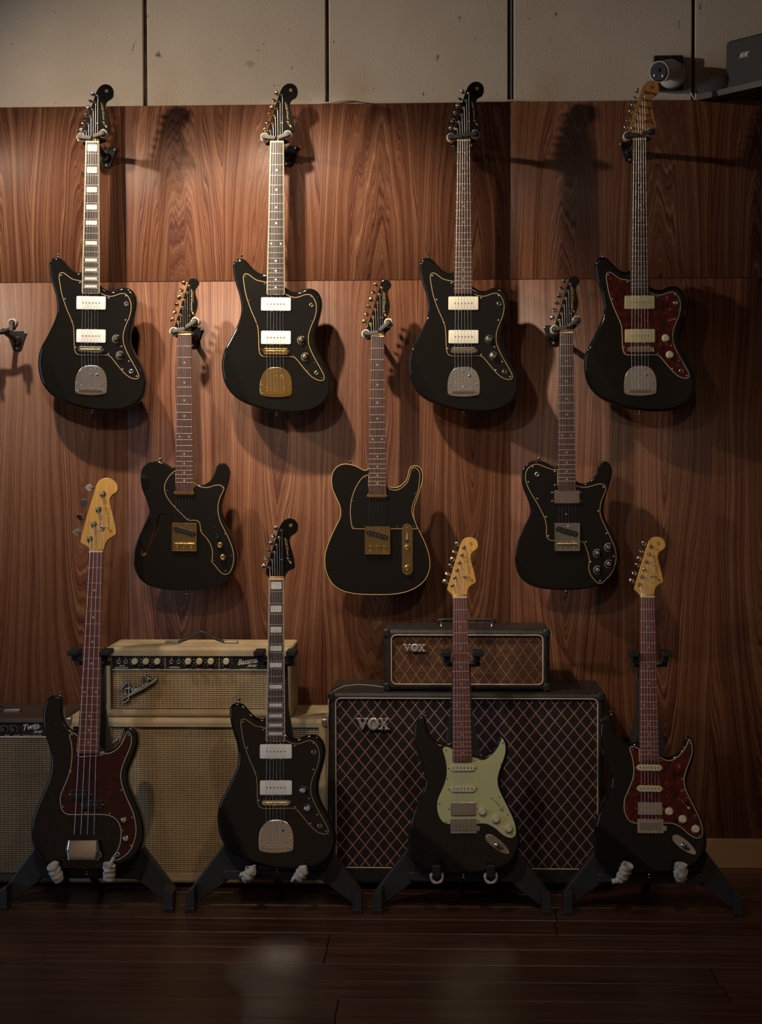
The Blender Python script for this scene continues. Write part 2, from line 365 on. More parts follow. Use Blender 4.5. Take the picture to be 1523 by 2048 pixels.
def catmull(pts, k=4, closed=True, corners=()):
    n = len(pts); out = []
    P = [Vector(p) for p in pts]
    for i in range(n if closed else n - 1):
        p1, p2 = P[i], P[(i + 1) % n]
        p0 = P[i - 1] if (closed or i > 0) else p1
        p3 = P[(i + 2) % n] if (closed or i + 2 < n) else p2
        if i in corners: p0 = p1 * 2 - p2
        if (i + 1) % n in corners: p3 = p2 * 2 - p1
        for j in range(k):
            t = j / k
            q = 0.5 * ((2 * p1) + (p2 - p0) * t + (2 * p0 - 5 * p1 + 4 * p2 - p3) * t * t + (3 * p1 - p0 - 3 * p2 + p3) * t ** 3)
            out.append(tuple(q))
    if not closed: out.append(tuple(P[-1]))
    return out
def area2(p): return sum(p[i - 1][0] * p[i][1] - p[i][0] * p[i - 1][1] for i in range(len(p)))
def inside(x, y, poly):
    c = False; n = len(poly); j = n - 1
    for i in range(n):
        xi, yi = poly[i]; xj, yj = poly[j]
        if (yi > y) != (yj > y) and x < (xj - xi) * (y - yi) / (yj - yi) + xi: c = not c
        j = i
    return c
def inset(poly, d):
    n = len(poly); out = []
    for i in range(n):
        a = Vector(poly[i - 1]); p = Vector(poly[i]); b = Vector(poly[(i + 1) % n])
        e1 = (p - a); e2 = (b - p)
        if e1.length < 1e-9: e1 = e2
        if e2.length < 1e-9: e2 = e1
        e1.normalize(); e2.normalize(); nn = Vector((-(e1.y + e2.y), e1.x + e2.x))
        if nn.length < 1e-6: nn = Vector((-e1.y, e1.x))
        nn.normalize(); q = p + nn * d; out.append((q.x, q.y))
    return out
def slab(name, outline, yf, yb, r, mats, K=4, holes=(), hdepth=None, fn=None, grid=None, hmat=0, rimmat=0, capmat=0, rb=None, inner=0.002, hfloor=True):
    "closed (x,z) outline extruded from front yf to back yb with rounded edges; holes are cut into the front"
    if area2(outline) < 0: outline = outline[::-1]
    fn = fn or (lambda x, z: 0.0); rb = r if rb is None else rb
    n = len(outline); V = []; Fc = []; MI = []; SM = []
    prof = []
    if r > 0:
        for k in range(K + 1):
            a = math.pi / 2 * k / K; prof.append((r * (1 - math.cos(a)), yf + r * (1 - math.sin(a))))
        if inner: prof.append((r + inner, yf))
    else: prof = [(0, yf)]
    back = []
    if rb > 0:
        for k in range(3):
            a = math.pi / 2 * (1 - k / 2.0) ; back.append((rb * (1 - math.cos(a)), yb - rb * (1 - math.sin(a))))
    else: back = [(0, yb)]
    rings = back + prof
    front0 = len(back)
    for i, (d, y) in enumerate(rings):
        o = inset(outline, d) if d > 0 else outline
        for (x, z) in o: V.append((x, y + (fn(x, z) if i >= front0 else 0), z))
    for i in range(len(rings) - 1):
        for j in range(n):
            Fc.append((i * n + j, i * n + (j + 1) % n, (i + 1) * n + (j + 1) % n, (i + 1) * n + j)); MI.append(rimmat); SM.append(r > 0.0015)
    Fc.append(tuple(range(n))); MI.append(rimmat); SM.append(False)
    base = (len(rings) - 1) * n
    last = [(V[base + j][0], V[base + j][2]) for j in range(n)]
    hl = [h if area2(h) < 0 else h[::-1] for h in holes]
    pts = [Vector(p) for p in last]; edges = [(j, (j + 1) % n) for j in range(n)]
    ids = [base + j for j in range(n)]
    for h in hl:
        k0 = len(pts); m = len(h)
        for (x, z) in h: pts.append(Vector((x, z))); ids.append(len(V)); V.append((x, yf + fn(x, z), z))
        edges += [(k0 + j, k0 + (j + 1) % m) for j in range(m)]
        if hdepth is not None:
            k1 = len(V)
            for (x, z) in h: V.append((x, yf + hdepth, z))
            k2 = len(V)
            for (x, z) in h: V.append((x, yf + fn(x, z), z))
            for j in range(m): Fc.append((k2 + j, k2 + (j + 1) % m, k1 + (j + 1) % m, k1 + j)); MI.append(rimmat if hmat is None else hmat); SM.append(False)
            if hfloor: Fc.append(tuple(range(k1, k1 + m))); MI.append(hmat or 0); SM.append(False)
    if grid:
        xs = [p[0] for p in last]; zs = [p[1] for p in last]
        x = min(xs) + grid / 2
        while x < max(xs):
            z = min(zs) + grid / 2
            while z < max(zs):
                if inside(x, z, last) and not any(inside(x, z, h) for h in hl):
                    pts.append(Vector((x, z))); ids.append(len(V)); V.append((x, yf + fn(x, z), z))
                z += grid
            x += grid
    vo, eo, fo, ov, oe, of = delaunay_2d_cdt(pts, edges, [], 0, 1e-7, True)
    mp = []
    for i, p in enumerate(vo):
        if ov[i]: mp.append(ids[ov[i][0]])
        else: mp.append(len(V)); V.append((p.x, yf + fn(p.x, p.y), p.y))
    for t in fo:
        cx = sum(vo[i].x for i in t) / 3; cz = sum(vo[i].y for i in t) / 3
        if inside(cx, cz, last) and not any(inside(cx, cz, h) for h in hl):
            Fc.append(tuple(mp[i] for i in t)); MI.append(capmat); SM.append(True)
    return mesh(name, V, Fc, mats, MI, SM)
def capsule(a, b, r, n=8):
    a = Vector(a); b = Vector(b); t = (b - a).normalized(); ang = math.atan2(t.y, t.x); out = []
    for c, a0 in ((b, -90), (a, 90)):
        for k in range(n + 1):
            q = ang + R_(a0 + 180 * k / n); out.append((c.x + r * math.cos(q), c.y + r * math.sin(q)))
    return out
def ellipse(c, rx, ry, n=24): return [(c[0] + rx * math.cos(2 * math.pi * k / n), c[1] + ry * math.sin(2 * math.pi * k / n)) for k in range(n)]
TXT = {}
def text_mesh(body, shear=0.0, weight=0.0, ext=0.0):
    k = (body, shear, weight, ext)
    if k not in TXT:
        c = bpy.data.curves.new('text', 'FONT'); c.body = body; c.shear = shear; c.offset = weight; c.extrude = ext; c.resolution_u = 3
        o = bpy.data.objects.new('text', c); me = bpy.data.meshes.new_from_object(o)
        TXT[k] = ([v.co.copy() for v in me.vertices], [tuple(p.vertices) for p in me.polygons])
        bpy.data.objects.remove(o); bpy.data.meshes.remove(me); bpy.data.curves.remove(c)
    return TXT[k]
def write(name, body, parent, p0, p1, h, y, m, shear=0.0, weight=0.0, ext=0.0006):
    "lettering on the local x-z plane at y, baseline from p0 to p1, overall height h"
    v, f = text_mesh(body, shear, weight)
    x0 = min(p.x for p in v); x1 = max(p.x for p in v); y0 = min(p.y for p in v); y1 = max(p.y for p in v)
    p0 = Vector(p0); p1 = Vector(p1); L = (p1 - p0).length; t = (p1 - p0) / L; u = Vector((-t.y, t.x))
    V = []
    for p in v:
        q = p0 + t * ((p.x - x0) / (x1 - x0) * L) + u * ((p.y - y0) / (y1 - y0) * h); V.append((q.x, y, q.y))
    return ob(name, mesh(name, V, f, m), parent)

# ---------------- the room ----------------
def struct(name, me, parent=None):
    o = ob(name, me, parent)
    if parent is None: o['kind'] = 'structure'
    return o
def rect_outline(x0, x1, z0, z1): return [(x0, z0), (x1, z0), (x1, z1), (x0, z1)]
ZT = lambda px, py, Y=0.0: un(px, py, Y)
wood_top = ZT(761, 206.5, -0.02).z; joint_z = ZT(761, 560.5, -0.02).z
wb = B().box((-1.75, 0.10, 1.6), (6.6, 0.1, 3.3)).mesh('wall_back', 'joint_dark'); wall = struct('wall_back', wb)
cj = [ZT(p, 100, -0.0).x for p in (-74, 290, 654, 1021, 1386, 1752)]
cj = [cj[0] - 0.583 * k for k in range(6, 0, -1)] + cj
g = 0.0045
for i in range(len(cj) - 1):
    gw = lambda j: 0.0092 if abs(cj[j] - cj[-3]) < .01 else (0.0062 if j % 2 else 0.0052)
    x0, x1 = cj[i] + gw(i), cj[i + 1] - gw(i + 1)
    me = slab('concrete_panel', [(x0, wood_top - 0.12), (x1, wood_top - 0.12), (x1, 3.2), (x0, 3.2)], 0.0, 0.049, 0.003, 'concrete', K=2, rb=0)
    ob('concrete_panel', me, wall)
for px_, m_, w_, dx_, yy_ in ((290, 'plaster_dark', .0072, .0012, .012), (1021, 'plaster_light', .0070, .0004, .006), (654, 'plaster_dark', .004, -.001, .02), (1386, 'plaster_dark', .0045, -.002, .015)):
    x = ZT(px_, 100).x + dx_
    ob('joint_filler', B().box((x, yy_ + .02, 2.8), (w_, 0.04, 0.8)).mesh('joint_filler', m_), wall)
sheet_x = [ZT(p, 400, -0.02).x for p in (-2825, -2056, -1287, -518, 251, 1020, 1300)]
sheet_x[-1] = 1.478
for row, (z0, z1) in enumerate(((0.0, joint_z - 0.0006), (joint_z + 0.0006, wood_top))):
    for i in range(6):
        me = slab('veneer_panel', rect_outline(sheet_x[i] + 0.0004, sheet_x[i + 1] - 0.0004, z0, z1), -0.02, 0.0, 0.0007, 'walnut_veneer', K=1, rb=0, inner=0)
        ob('veneer_panel', me, wall)
bb_z = ZT(1480, 1679, -0.032).z
struct('baseboard_back', slab('baseboard_back', rect_outline(-4.94, 1.475, 0, bb_z), -0.032, -0.0205, 0.002, 'baseboard', K=2, rb=0))
struct('wall_right', B().box((1.52, -4.25, 1.6), (0.08, 8.6, 3.3)).mesh('wall_right', 'painted_wall'))
struct('wall_left', B().box((-5.0, -4.25, 1.6), (0.08, 8.6, 3.3)).mesh('wall_left', 'painted_wall'))
struct('wall_rear', B().box((-1.75, -8.55, 1.6), (6.6, 0.08, 3.3)).mesh('wall_rear', 'painted_wall'))
struct('ceiling', B().box((-1.75, -4.25, 3.28), (6.6, 8.7, 0.06)).mesh('ceiling', 'painted_ceiling'))
fl = struct('floor', B().box((-1.75, -4.2, -0.03), (6.6, 8.7, 0.03)).mesh('floor', 'groove_pale'))
rows = [floorY(761, y) for y in (1838.6, 1867.6, 1897.5, 1929.4, 1962.4, 1997.8, 2037.7)]
pitch = (rows[0] - rows[6]) / 6.0
print('plank pitch', pitch, 'H', H, 'wood top', wood_top)
jx = {}
def jset(r, *pxs):
    jx[r] = [un(p, py, rows[0] - pitch * (r + 0.5)).x for p, py in pxs]
jset(0, (1111, 1850)); jset(-1, (1111, 1822)); jset(1, (657, 1880)); jset(2, (650, 1912)); jset(3, (1428, 1945)); jset(4, (1452, 1980)); jset(5, (673, 2015)); jset(6, (667, 2045))
slope = 0.0
for r in range(-8, 20):
    y1 = rows[0] - pitch * r; y0 = y1 - pitch
    y1 = min(y1, 0.0)
    if y0 >= y1 - 0.01: continue
    jr = r if (r % 2) == 1 or r - 1 not in jx else r
    if r in jx: a = jx[r][0]
    else: a = ((r // 2) * 0.53 + (0.1 if r > 0 else 0)) % 1.2 - 0.6
    if r in (-3, -2): a = 1.0
    xs = [a + 1.82 * k for k in range(-4, 4)]
    for k in range(len(xs) - 1):
        x0 = max(xs[k], -3.3); x1 = min(xs[k + 1], 3.3)
        if x1 - x0 < 0.1: continue
        e = 0.0009
        me = B(); v = [(x0 + e, y0 + e, -0.002), (x1 - e, y0 + e, -0.002), (x1 - e, y1 - e, -0.002), (x0 + e, y1 - e, -0.002)]
        t = 0.0022; v += [(x0 + t, y0 + t, 0), (x1 - t, y0 + t, 0), (x1 - t, y1 - t, 0), (x0 + t, y1 - t, 0)]
        v += [(p[0], p[1], -0.014) for p in v[:4]]
        me.add(v, [(4, 5, 6, 7), (0, 1, 5, 4), (1, 2, 6, 5), (2, 3, 7, 6), (3, 0, 4, 7), (8, 9, 1, 0), (9, 10, 2, 1), (10, 11, 3, 2), (11, 8, 0, 3)])
        ob('plank', me.mesh('plank', 'floor_wood'), fl)

# ---------------- guitars ----------------
class Frame:
    "guitar space: origin at the nut, x right, z up the neck, y towards the back; solved from where nut and bridge stand"
    def __init__(s, nut, bridge, Yn, tilt, L):
        t = R_(tilt); N = Vector((0, -math.cos(t), math.sin(t)))
        s.P = un(*nut, Yn); s.N = N; Q = unp(*bridge, s.P, N)
        z = (s.P - Q); s.s = z.length / L; z.normalize(); y = -N; x = y.cross(z)
        s.R = Matrix((x, y, z)).transposed()
        print('frame', nut, 'scale %.3f' % s.s)
    def loc(s, px, py):
        p = unp(px, py, s.P, s.N); q = s.R.transposed() @ (p - s.P) / s.s
        return (q.x, q.z)
    def mat(s): return Matrix.Translation(s.P) @ s.R.to_4x4() @ Matrix.Scale(s.s, 4)
def T(fr, z, txt):
    out = []
    for w in txt.split():
        u, v = w.split(','); out.append(fr.loc(z[0] + float(u) / z[2], z[1] + float(v) / z[2]))
    return out
MC = {}
def cached(key, fn):
    if key not in MC: MC[key] = fn()
    return MC[key]
RAD = 0.24
def fb_y(x): return -0.0118 + RAD - math.sqrt(RAD * RAD - x * x)
def screw_mesh(m, r=0.0026):
    return cached(('screw', m, r), lambda: B().lathe((0, 0, 0), (0, -1, 0), [(0, r), (r * .4, r * .9), (r * .75, r * .5)], 8).mesh('screw', m))
def screws(parent, pts, y, m, r=0.0026):
    for (x, z) in pts: ob('screw', screw_mesh(m, r), parent, (x, y, z))
def board(t, L, wn, we, zend, nf, bm, neckm, bind=None, inlay=None, mode='dots', zheel=-0.40, endr=0.0):
    zs = 0.0025
    def w(z): return wn / 2 + (we - wn) / 2 * (-z / zend)
    bd = 0.0017 if bind else 0.0
    def mk():
        b = B(); v = []; st = [zs, -zend * .5, -zend + 0.004, -zend]
        for i, z in enumerate(st):
            ww = w(z) - bd - (0.004 if (bind and i == 3) else 0)
            for k in range(9):
                x = -ww + 2 * ww * k / 8; v.append((x, fb_y(x), z))
            v.append((ww, -0.003, z)); v.append((-ww, -0.003, z))
        m = 11
        f = [(i * m + k, i * m + (k + 1) % m, (i + 1) * m + (k + 1) % m, (i + 1) * m + k) for i in range(3) for k in range(m)]
        f = [q[::-1] for q in f]
        b.add(v, f + [tuple(range(m)), tuple(reversed(range(3 * m, 4 * m)))], 0, False); return b.mesh('fretboard', bm)
    key = (L, wn, we, zend, bm, bind)
    fb = ob('fretboard', cached(('fb',) + key, mk), t)
    def mkf(n):
        z = -L * (1 - 2 ** (-n / 12.0)); ww = w(z) - (0.0006 if bind else 0)
        xs = [-ww + 2 * ww * k / 6 for k in range(7)]; b = B(); v = []
        for x in xs: v += [(x, fb_y(x) + 0.0004, z - 0.0009), (x, fb_y(x) - 0.0011, z - 0.0003), (x, fb_y(x) - 0.0011, z + 0.0003), (x, fb_y(x) + 0.0004, z + 0.0009)]
        b.add(v, [(i * 4 + k, i * 4 + k + 1, i * 4 + k + 5, i * 4 + k + 4) for i in range(6) for k in range(3)] + [(0, 3, 2, 1), (24, 25, 26, 27)], 0, False)
        return b.mesh('fret', 'fret_metal')
    for n in range(1, nf + 1): ob('fret', cached(('fret', n) + key, lambda: mkf(n)), fb)
    fz = lambda n: -L * (1 - 2 ** (-n / 12.0))
    marks = (3, 5, 7, 9, 12, 15, 17, 19, 21) if mode == 'dots' else (1, 3, 5, 7, 9, 12, 15, 17, 19, 21)
    for n in marks:
        if n > nf: continue
        z0, z1 = fz(n), fz(n - 1); zc = (z0 + z1) / 2
        if mode == 'dots':
            for x in ((-we * .26, we * .26) if n == 12 else (0,)):
                ob('inlay', cached(('dot', inlay), lambda: B().lathe((0, 0, 0), (0, -1, 0), [(-0.001, 0.0031), (0.0005, 0.0031)], 12).mesh('inlay', inlay)), fb, (x, fb_y(x), zc))
        else:
            hw = w(zc) * 0.70; hh = (z1 - z0) * 0.29
            def mkb():
                b = B(); v = []
                for k in range(5):
                    x = -hw + 2 * hw * k / 4
                    v += [(x, fb_y(x) - 0.0004, zc - hh), (x, fb_y(x) - 0.0004, zc + hh), (x, fb_y(x) + 0.001, zc - hh), (x, fb_y(x) + 0.001, zc + hh)]
                f = []
                for k in range(4):
                    a = 4 * k; c = a + 4
                    f += [(a, c, c + 1, a + 1), (a, a + 2, c + 2, c), (a + 1, c + 1, c + 3, a + 3)]
                f += [(0, 1, 3, 2), (16, 18, 19, 17)]
                return b.add(v, f).mesh('inlay', 'pearl')
            ob('inlay', cached(('blk', n) + key, mkb), fb)
    if bind:
        def mkbind():
            b = B()
            for s in (-1, 1):
                v = []
                for z in (zs, -zend * .5, -zend + 0.004):
                    o_, i_ = s * w(z), s * (w(z) - bd); v += [(i_, fb_y(i_) - 0.0001, z), (o_, fb_y(o_) + 0.0001, z), (o_, -0.003, z), (i_, -0.003, z)]
                b.add(v, [(i * 4 + k, i * 4 + (k + 1) % 4, i * 4 + 4 + (k + 1) % 4, i * 4 + 4 + k) for i in range(2) for k in range(4)])
            pts = []
            W2 = w(zend * -1)
            P0 = [(-W2 + .0008, -zend + .004), (-W2 + .0016, -zend + .0012), (-W2 + .0045, -zend), (0, -zend - .0005), (W2 - .0045, -zend), (W2 - .0016, -zend + .0012), (W2 - .0008, -zend + .004)]
            b.tube([(x, fb_y(x) + 0.0008, z) for x, z in P0], 0.00095, 5)
            return b.mesh('binding', bind)
        ob('binding', cached(('bind',) + key, mkbind), t)
    def mkn():
        v = []; st = [0.010, 0.0, -zend * .35, zheel]; dep = [0.012, 0.0145, 0.0165, 0.019]
        for z, dd in zip(st, dep):
            ww = w(min(z, 0)) - 0.0001
            v.append((-ww, -0.0035, z))
            for k in range(9):
                a = math.pi * k / 8; v.append((-ww * math.cos(a), 0.001 + dd * math.sin(a) ** 0.8, z))
            v.append((ww, -0.0035, z))
        m = 11
        f = [(i * m + k, i * m + (k + 1) % m, (i + 1) * m + (k + 1) % m, (i + 1) * m + k) for i in range(3) for k in range(m)]
        b = B().add(v, f, 0, True); b.add(v[:m], [tuple(reversed(range(m)))]); b.add(v[-m:], [tuple(range(m))])
        return b.mesh('neck', neckm)
    ob('neck', cached(('neck', neckm) + key, mkn), t)
    ob('nut', cached(('nut', wn), lambda: B().box((0, -0.0075, 0.0), (wn, 0.0115, 0.0042), bev=0.0008).mesh('nut', 'nut_bone')), t)
    return fb
def tube_string(a, r, m='string_metal'): return B().tube(a, r, 4, cap=False).mesh('string', m)
def strings(t, key, posts, L, wn, spread, tail, yb=-0.0175, n=6, rmax=0.00058, rmin=0.00032):
    for i in range(n):
        q = i / (n - 1.0); xn = (q - .5) * (wn - 0.008); xb = (q - .5) * spread; r = rmax + (rmin - rmax) * q
        px, pz = posts[i]
        pts = [(px + 0.002, -0.006, pz), (xn, -0.0135, 0.001), (xb, yb, -L)] + ([tail(i, xb)] if tail else [])
        ob('string', cached(('str', key, i), lambda: tube_string(pts, r)), t)
def tuners(t, key, posts, buttons, hm, hf=0.003, sides=None, size=1.0):
    for i, ((px, pz), (bx, bz)) in enumerate(zip(posts, buttons)):
        p = ob('tuning_post', cached(('post', hm, size), lambda: B().lathe((0, 0, 0), (0, -1, 0), [(0, .0055 * size), (.0018, .0052 * size), (.002, .0034 * size), (.008, .003 * size), (.0095, .0036 * size), (.012, .0035 * size), (.0126, .001)], 12).mesh('tuning_post', hm)), t, (px, hf, pz))
        sx = px - bx; 
        ang = [0.2, -0.5, 0.9, 0.3, -0.8, 0.6][i % 6]
        def mk():
            b = B(); d = Vector((sx, 0, pz - bz)).normalized()
            b.tube([(0, 0, 0), tuple(d * abs(sx) * 0.8)], 0.0011, 6)
            R2 = Matrix.Rotation(ang, 3, d)
            n_ = 12; v = []; f = []
            for k in range(7):
                a = -math.pi / 2 + math.pi * k / 6
                for j in range(n_):
                    c = 2 * math.pi * j / n_
                    v.append(R2 @ Vector((.0078 * math.cos(a) * math.cos(c), .0036 * math.sin(a), .0082 * math.cos(a) * math.sin(c))))
            f = [(k * n_ + j, k * n_ + (j + 1) % n_, (k + 1) * n_ + (j + 1) % n_, (k + 1) * n_ + j) for k in range(6) for j in range(n_)]
            b.add(v, f, 0, True); return b.mesh('tuner_button', hm)
        ob('tuner_button', cached(('tb', key, i, hm), mk), t, (bx, 0.011, bz))
def logo(head, m, y, g0, g1, gh, s0, s1, sh, emb=None):
    write('lettering', "g'7", head, g0, g1, gh, y, m, weight=0.012)
    write('lettering', "G'Seven Special", head, s0, s1, sh, y, m, shear=0.3, weight=0.022)
    a = Vector(s0); b_ = Vector(s1); tt = (b_ - a).normalized(); u = Vector((tt.y, -tt.x))
    p = a + tt * (b_ - a).length * .28 + u * sh * .45; q = b_ - tt * (b_ - a).length * .12 + u * sh * .45
    ob('lettering', B().tube([(p.x, y, p.y), (q.x, y, q.y)], 0.00035, 4).mesh('lettering', m), head)
    if emb:
        e = Vector(emb)
        ob('emblem', B().tube([(e.x + .0045 * math.cos(k), y, e.y + .0045 * math.sin(k)) for k in [2 * math.pi * j / 14 for j in range(15)]], 0.0004, 4).mesh('emblem', m), head)
        write('emblem', 'G', head, (e.x - .0022, e.y - .003), (e.x + .0022, e.y - .003), .006, y, m, weight=0.01)
def pickup_soap(t, c, w, h, m, sm, base=-0.0026):
    (x, z) = c; mt = cached(('soap', w, h, m), lambda: slab('pickup', prism_pts(rect_outline(-w / 2, w / 2, -h / 2, h / 2), 0.0042), -0.0072, -0.0005, 0.0014, m, K=3, rb=0, inner=0))
    p = ob('pickup', mt, t, (x, 0, z))
    b = B()
    for i in range(6): b.lathe(((i - 2.5) * 0.0103, -0.0071, 0), (0, -1, 0), [(0, .0023), (.0006, .0021)], 10)
    ob('pole_pieces', cached(('poles', 6), lambda: b.mesh('pole_pieces', 'pole_metal')), p)
    for sx in (-0.0105, 0.0158):
        for sz in (-1, 1): ob('screw', screw_mesh(sm, .0036), p, (sx - .002, -0.0030, sz * (h / 2 + .0006)))
def knob(t, c, kind, y=-0.0026):
    def mk():
        b = B()
        if kind in ('witch_silver', 'witch_gold'):
            b.lathe((0, 0, 0), (0, -1, 0), [(0, .0135), (.0015, .0135), (.004, .0095), (.011, .0078), (.013, .0072)], 20, 0)
            b.lathe((0, -.0128, 0), (0, -1, 0), [(0, .0066), (.0012, .0062), (.0016, .0045)], 20, 1)
            for k in range(11):
                a = R_(-60 - 24 * k); v = Vector((math.cos(a), 0, math.sin(a)))
                b.box(v * .0116 + Vector((0, -.0027, 0)), (.0040, .0008, .0013), 2, Matrix.Rotation(-a, 3, 'Y'))
            return b.mesh('knob', ['dark_plastic', 'chrome' if kind == 'witch_silver' else 'gold', 'print_white'])
        if kind == 'disc_silver':
            b.lathe((0, 0, 0), (0, -1, 0), [(0, .0135), (.0012, .0135), (.0025, .011)], 20, 0)
            b.lathe((0, -.002, 0), (0, -1, 0), [(0, .0105), (.009, .0092), (.0105, .0085), (.011, .006)], 20, 1)
            for k in range(22):
                a = R_(-60 - 13 * k); v = Vector((math.cos(a), 0, math.sin(a)))
                b.box(v * .0122 + Vector((0, -.0016, 0)), (.0016, .0005, .0006), 2, Matrix.Rotation(-a, 3, 'Y'))
            return b.mesh('knob', ['dark_plastic', 'chrome', 'print_white'])
        if kind == 'cream':
            b.lathe((0, 0, 0), (0, -1, 0), [(0, .0125), (.003, .0122), (.005, .0105), (.011, .0092), (.0122, .0085)], 22, 0)
            b.box((0, -.0124, 0), (.008, .0006, .0022), 0)
            return b.mesh('knob', 'knob_cream')
        m = {'gold': 'gold', 'chrome': 'chrome', 'bass': 'chrome'}[kind]
        b.lathe((0, 0, 0), (0, -1, 0), [(0, .0092), (.002, .0096), (.012, .0092), (.0145, .0080), (.0150, .0060), (.0146, .0050)], 20, 0)
        return b.mesh('knob', m)
    return ob('knob', cached(('knob', kind), mk), t, (c[0], y, c[1]))
def washer(t, name, c, r, m, y=-0.0026):
    return ob(name, cached((name, r, m), lambda: B().lathe((0, 0, 0), (0, -1, 0), [(0, r), (.0015, r * .95), (.0028, r * .75), (.003, r * .55), (.0005, r * .45)], 16, 0).lathe((0, -.0006, 0), (0, -1, 0), [(0, r * .46), (.0002, r * .44)], 12, 1).mesh(name, [m, 'dark_plastic'])), t, (c[0], y, c[1]))
def strap(t, c, m, dz):
    return ob('strap_button', cached(('strap', m, dz), lambda: B().lathe((0, 0, 0), (0, 0, dz), [(-0.002, .0035), (.003, .003), (.008, .0045), (.009, .0066), (.0105, .0066), (.0115, .004)], 14).mesh('strap_button', m)), t, (c[0], 0.022, c[1]))
def guard(t, key, outline, mats, y=-0.0026, e=0.0017, scr=(), sm='screw_metal', tag=None):
    def mk():
        return slab('pickguard', outline, y, -0.0002, 0.0001, [mats[1], mats[0]], K=1, rb=0, inner=e, capmat=1)
    g_ = ob('pickguard', cached(('guard', key) + mats, mk), t)
    screws(g_, scr, y, sm)
    return g_
def body_mesh(key, outline, m, r, fn=None, holes=(), grid=0.009, hmat=0, hdepth=None, mats=None):
    return cached(('body', key, m), lambda: slab('body', outline, 0.0, 0.0445, r, mats or m, K=5, holes=holes, fn=fn, grid=grid, hmat=hmat, hdepth=hdepth))
def bevel_line(a, b, k, soft=0.012):
    ax, az = a; bx, bz = b; L_ = math.hypot(bx - ax, bz - az); nx, nz = (bz - az) / L_, -(bx - ax) / L_
    def fn(x, z):
        d = -((x - ax) * nx + (z - az) * nz)
        d = -d
        if d <= 0: return 0.0
        return k * (d * d / (2 * soft) if d < soft else d - soft / 2)
    return fn
def arc_line(key, t, pts, r, m, name='binding', y=0.0):
    return ob(name, cached((name, key, m), lambda: B().tube([(x, y, z) for x, z in pts + pts[:1]], r, 5, cap=False).mesh(name, m)), t)

SCALE = 0.648
HT = 0.155
# ---- offset body guitar, traced from the gold one ----
zb = (420, 490, 5.077); zh = (420, 140, 5.077)
fj = Frame((554.1, 284.8), (550.6, 703.1), -HT, 0, SCALE)
JO = T(fj, zb, "580,270 545,288 500,282 455,255 420,220 385,180 355,150 320,135 285,135 250,155 230,190 228,240 235,300 250,370 272,440 293,510 307,580 312,650 305,720 285,780 255,850 220,920 185,985 150,1050 125,1120 112,1200 115,1280 128,1360 155,1430 195,1490 250,1545 320,1590 400,1625 480,1652 560,1675 640,1692 720,1702 800,1708 870,1708 940,1703 1010,1692 1080,1665 1140,1625 1185,1575 1215,1510 1228,1440 1225,1370 1205,1300 1175,1230 1135,1160 1100,1095 1075,1030 1065,960 1070,890 1085,820 1105,750 1122,680 1132,610 1127,550 1108,500 1075,462 1035,443 990,440 945,452 905,470 865,475 825,467 790,448 765,430")
JO = catmull(JO, 3, corners=(0, len(JO) - 1))
JG = T(fj, zb, "585,385 555,372 515,365 470,352 430,325 400,302 375,290 352,292 338,310 335,345 345,420 362,510 390,600 420,680 455,760 480,830 487,890 490,960 492,1040 500,1095 520,1125 560,1136 640,1137 760,1137 825,1137 860,1148 890,1180 930,1230 980,1290 1030,1340 1080,1370 1125,1380 1155,1370 1162,1345 1150,1305 1115,1240 1070,1160 1030,1080 1005,1010 1000,940 1010,880 1035,810 1065,740 1080,670 1080,610 1065,560 1035,515 1000,500 960,503 920,518 870,530 820,522 790,508 762,495 762,500 700,502 640,502 585,500")
JG = catmull(JG, 3, corners=(0, len(JG) - 6 + 1, len(JG) - 5 + 1, len(JG) - 1))
JS = T(fj, zb, "359,320 552,395 401,563 474,797 510,1057 848,551 1025,527 1022,775 982,1045 1057,1196 992,1278 1137,1350 848,1122")
JH = T(fj, zh, "612,728 598,705 582,690 575,660 583,612 600,560 625,480 650,400 675,320 695,255 715,205 740,165 775,140 812,133 850,145 878,175 887,215 882,252 860,280 835,294 816,312 806,340 808,375 820,420 835,480 848,540 855,600 850,622 820,635 790,650 770,680 755,708 750,728")
JH = catmull(JH, 3, corners=(0, len(JH) - 1))
JP = T(fj, zh, "609,618 634,545 657,470 680,398 705,327 728,255"); JB = T(fj, zh, "552,597 575,522 598,447 623,373 646,302 670,230")
JPL = T(fj, zb, "508,1500 507,1420 518,1350 543,1297 582,1258 630,1244 670,1242 720,1244 762,1260 797,1292 820,1340 832,1400 830,1500 820,1525 795,1534 740,1543 670,1547 600,1543 545,1534 518,1523")
JPL = catmull(JPL, 2)
JPS = T(fj, zb, "528,1423 575,1446 668,1447 758,1447 805,1423 535,1508 800,1508 610,1270 723,1270 668,1332 668,1290")
JPB = T(fj, zb, "555,1495 780,1495 732,1337 668,1080 578,1483 748,1483")
JX = T(fj, zb, "670,602 670,941 1030,610 1081,1299 928,968 968,1137 310,130 673,1692")
JLG = T(fj, zh, "826,578 795,505 797,500 768,322 817,203 727,540")
jfn = bevel_line(T(fj, zb, "150,1020")[0], T(fj, zb, "455,1640")[0], 0.20)
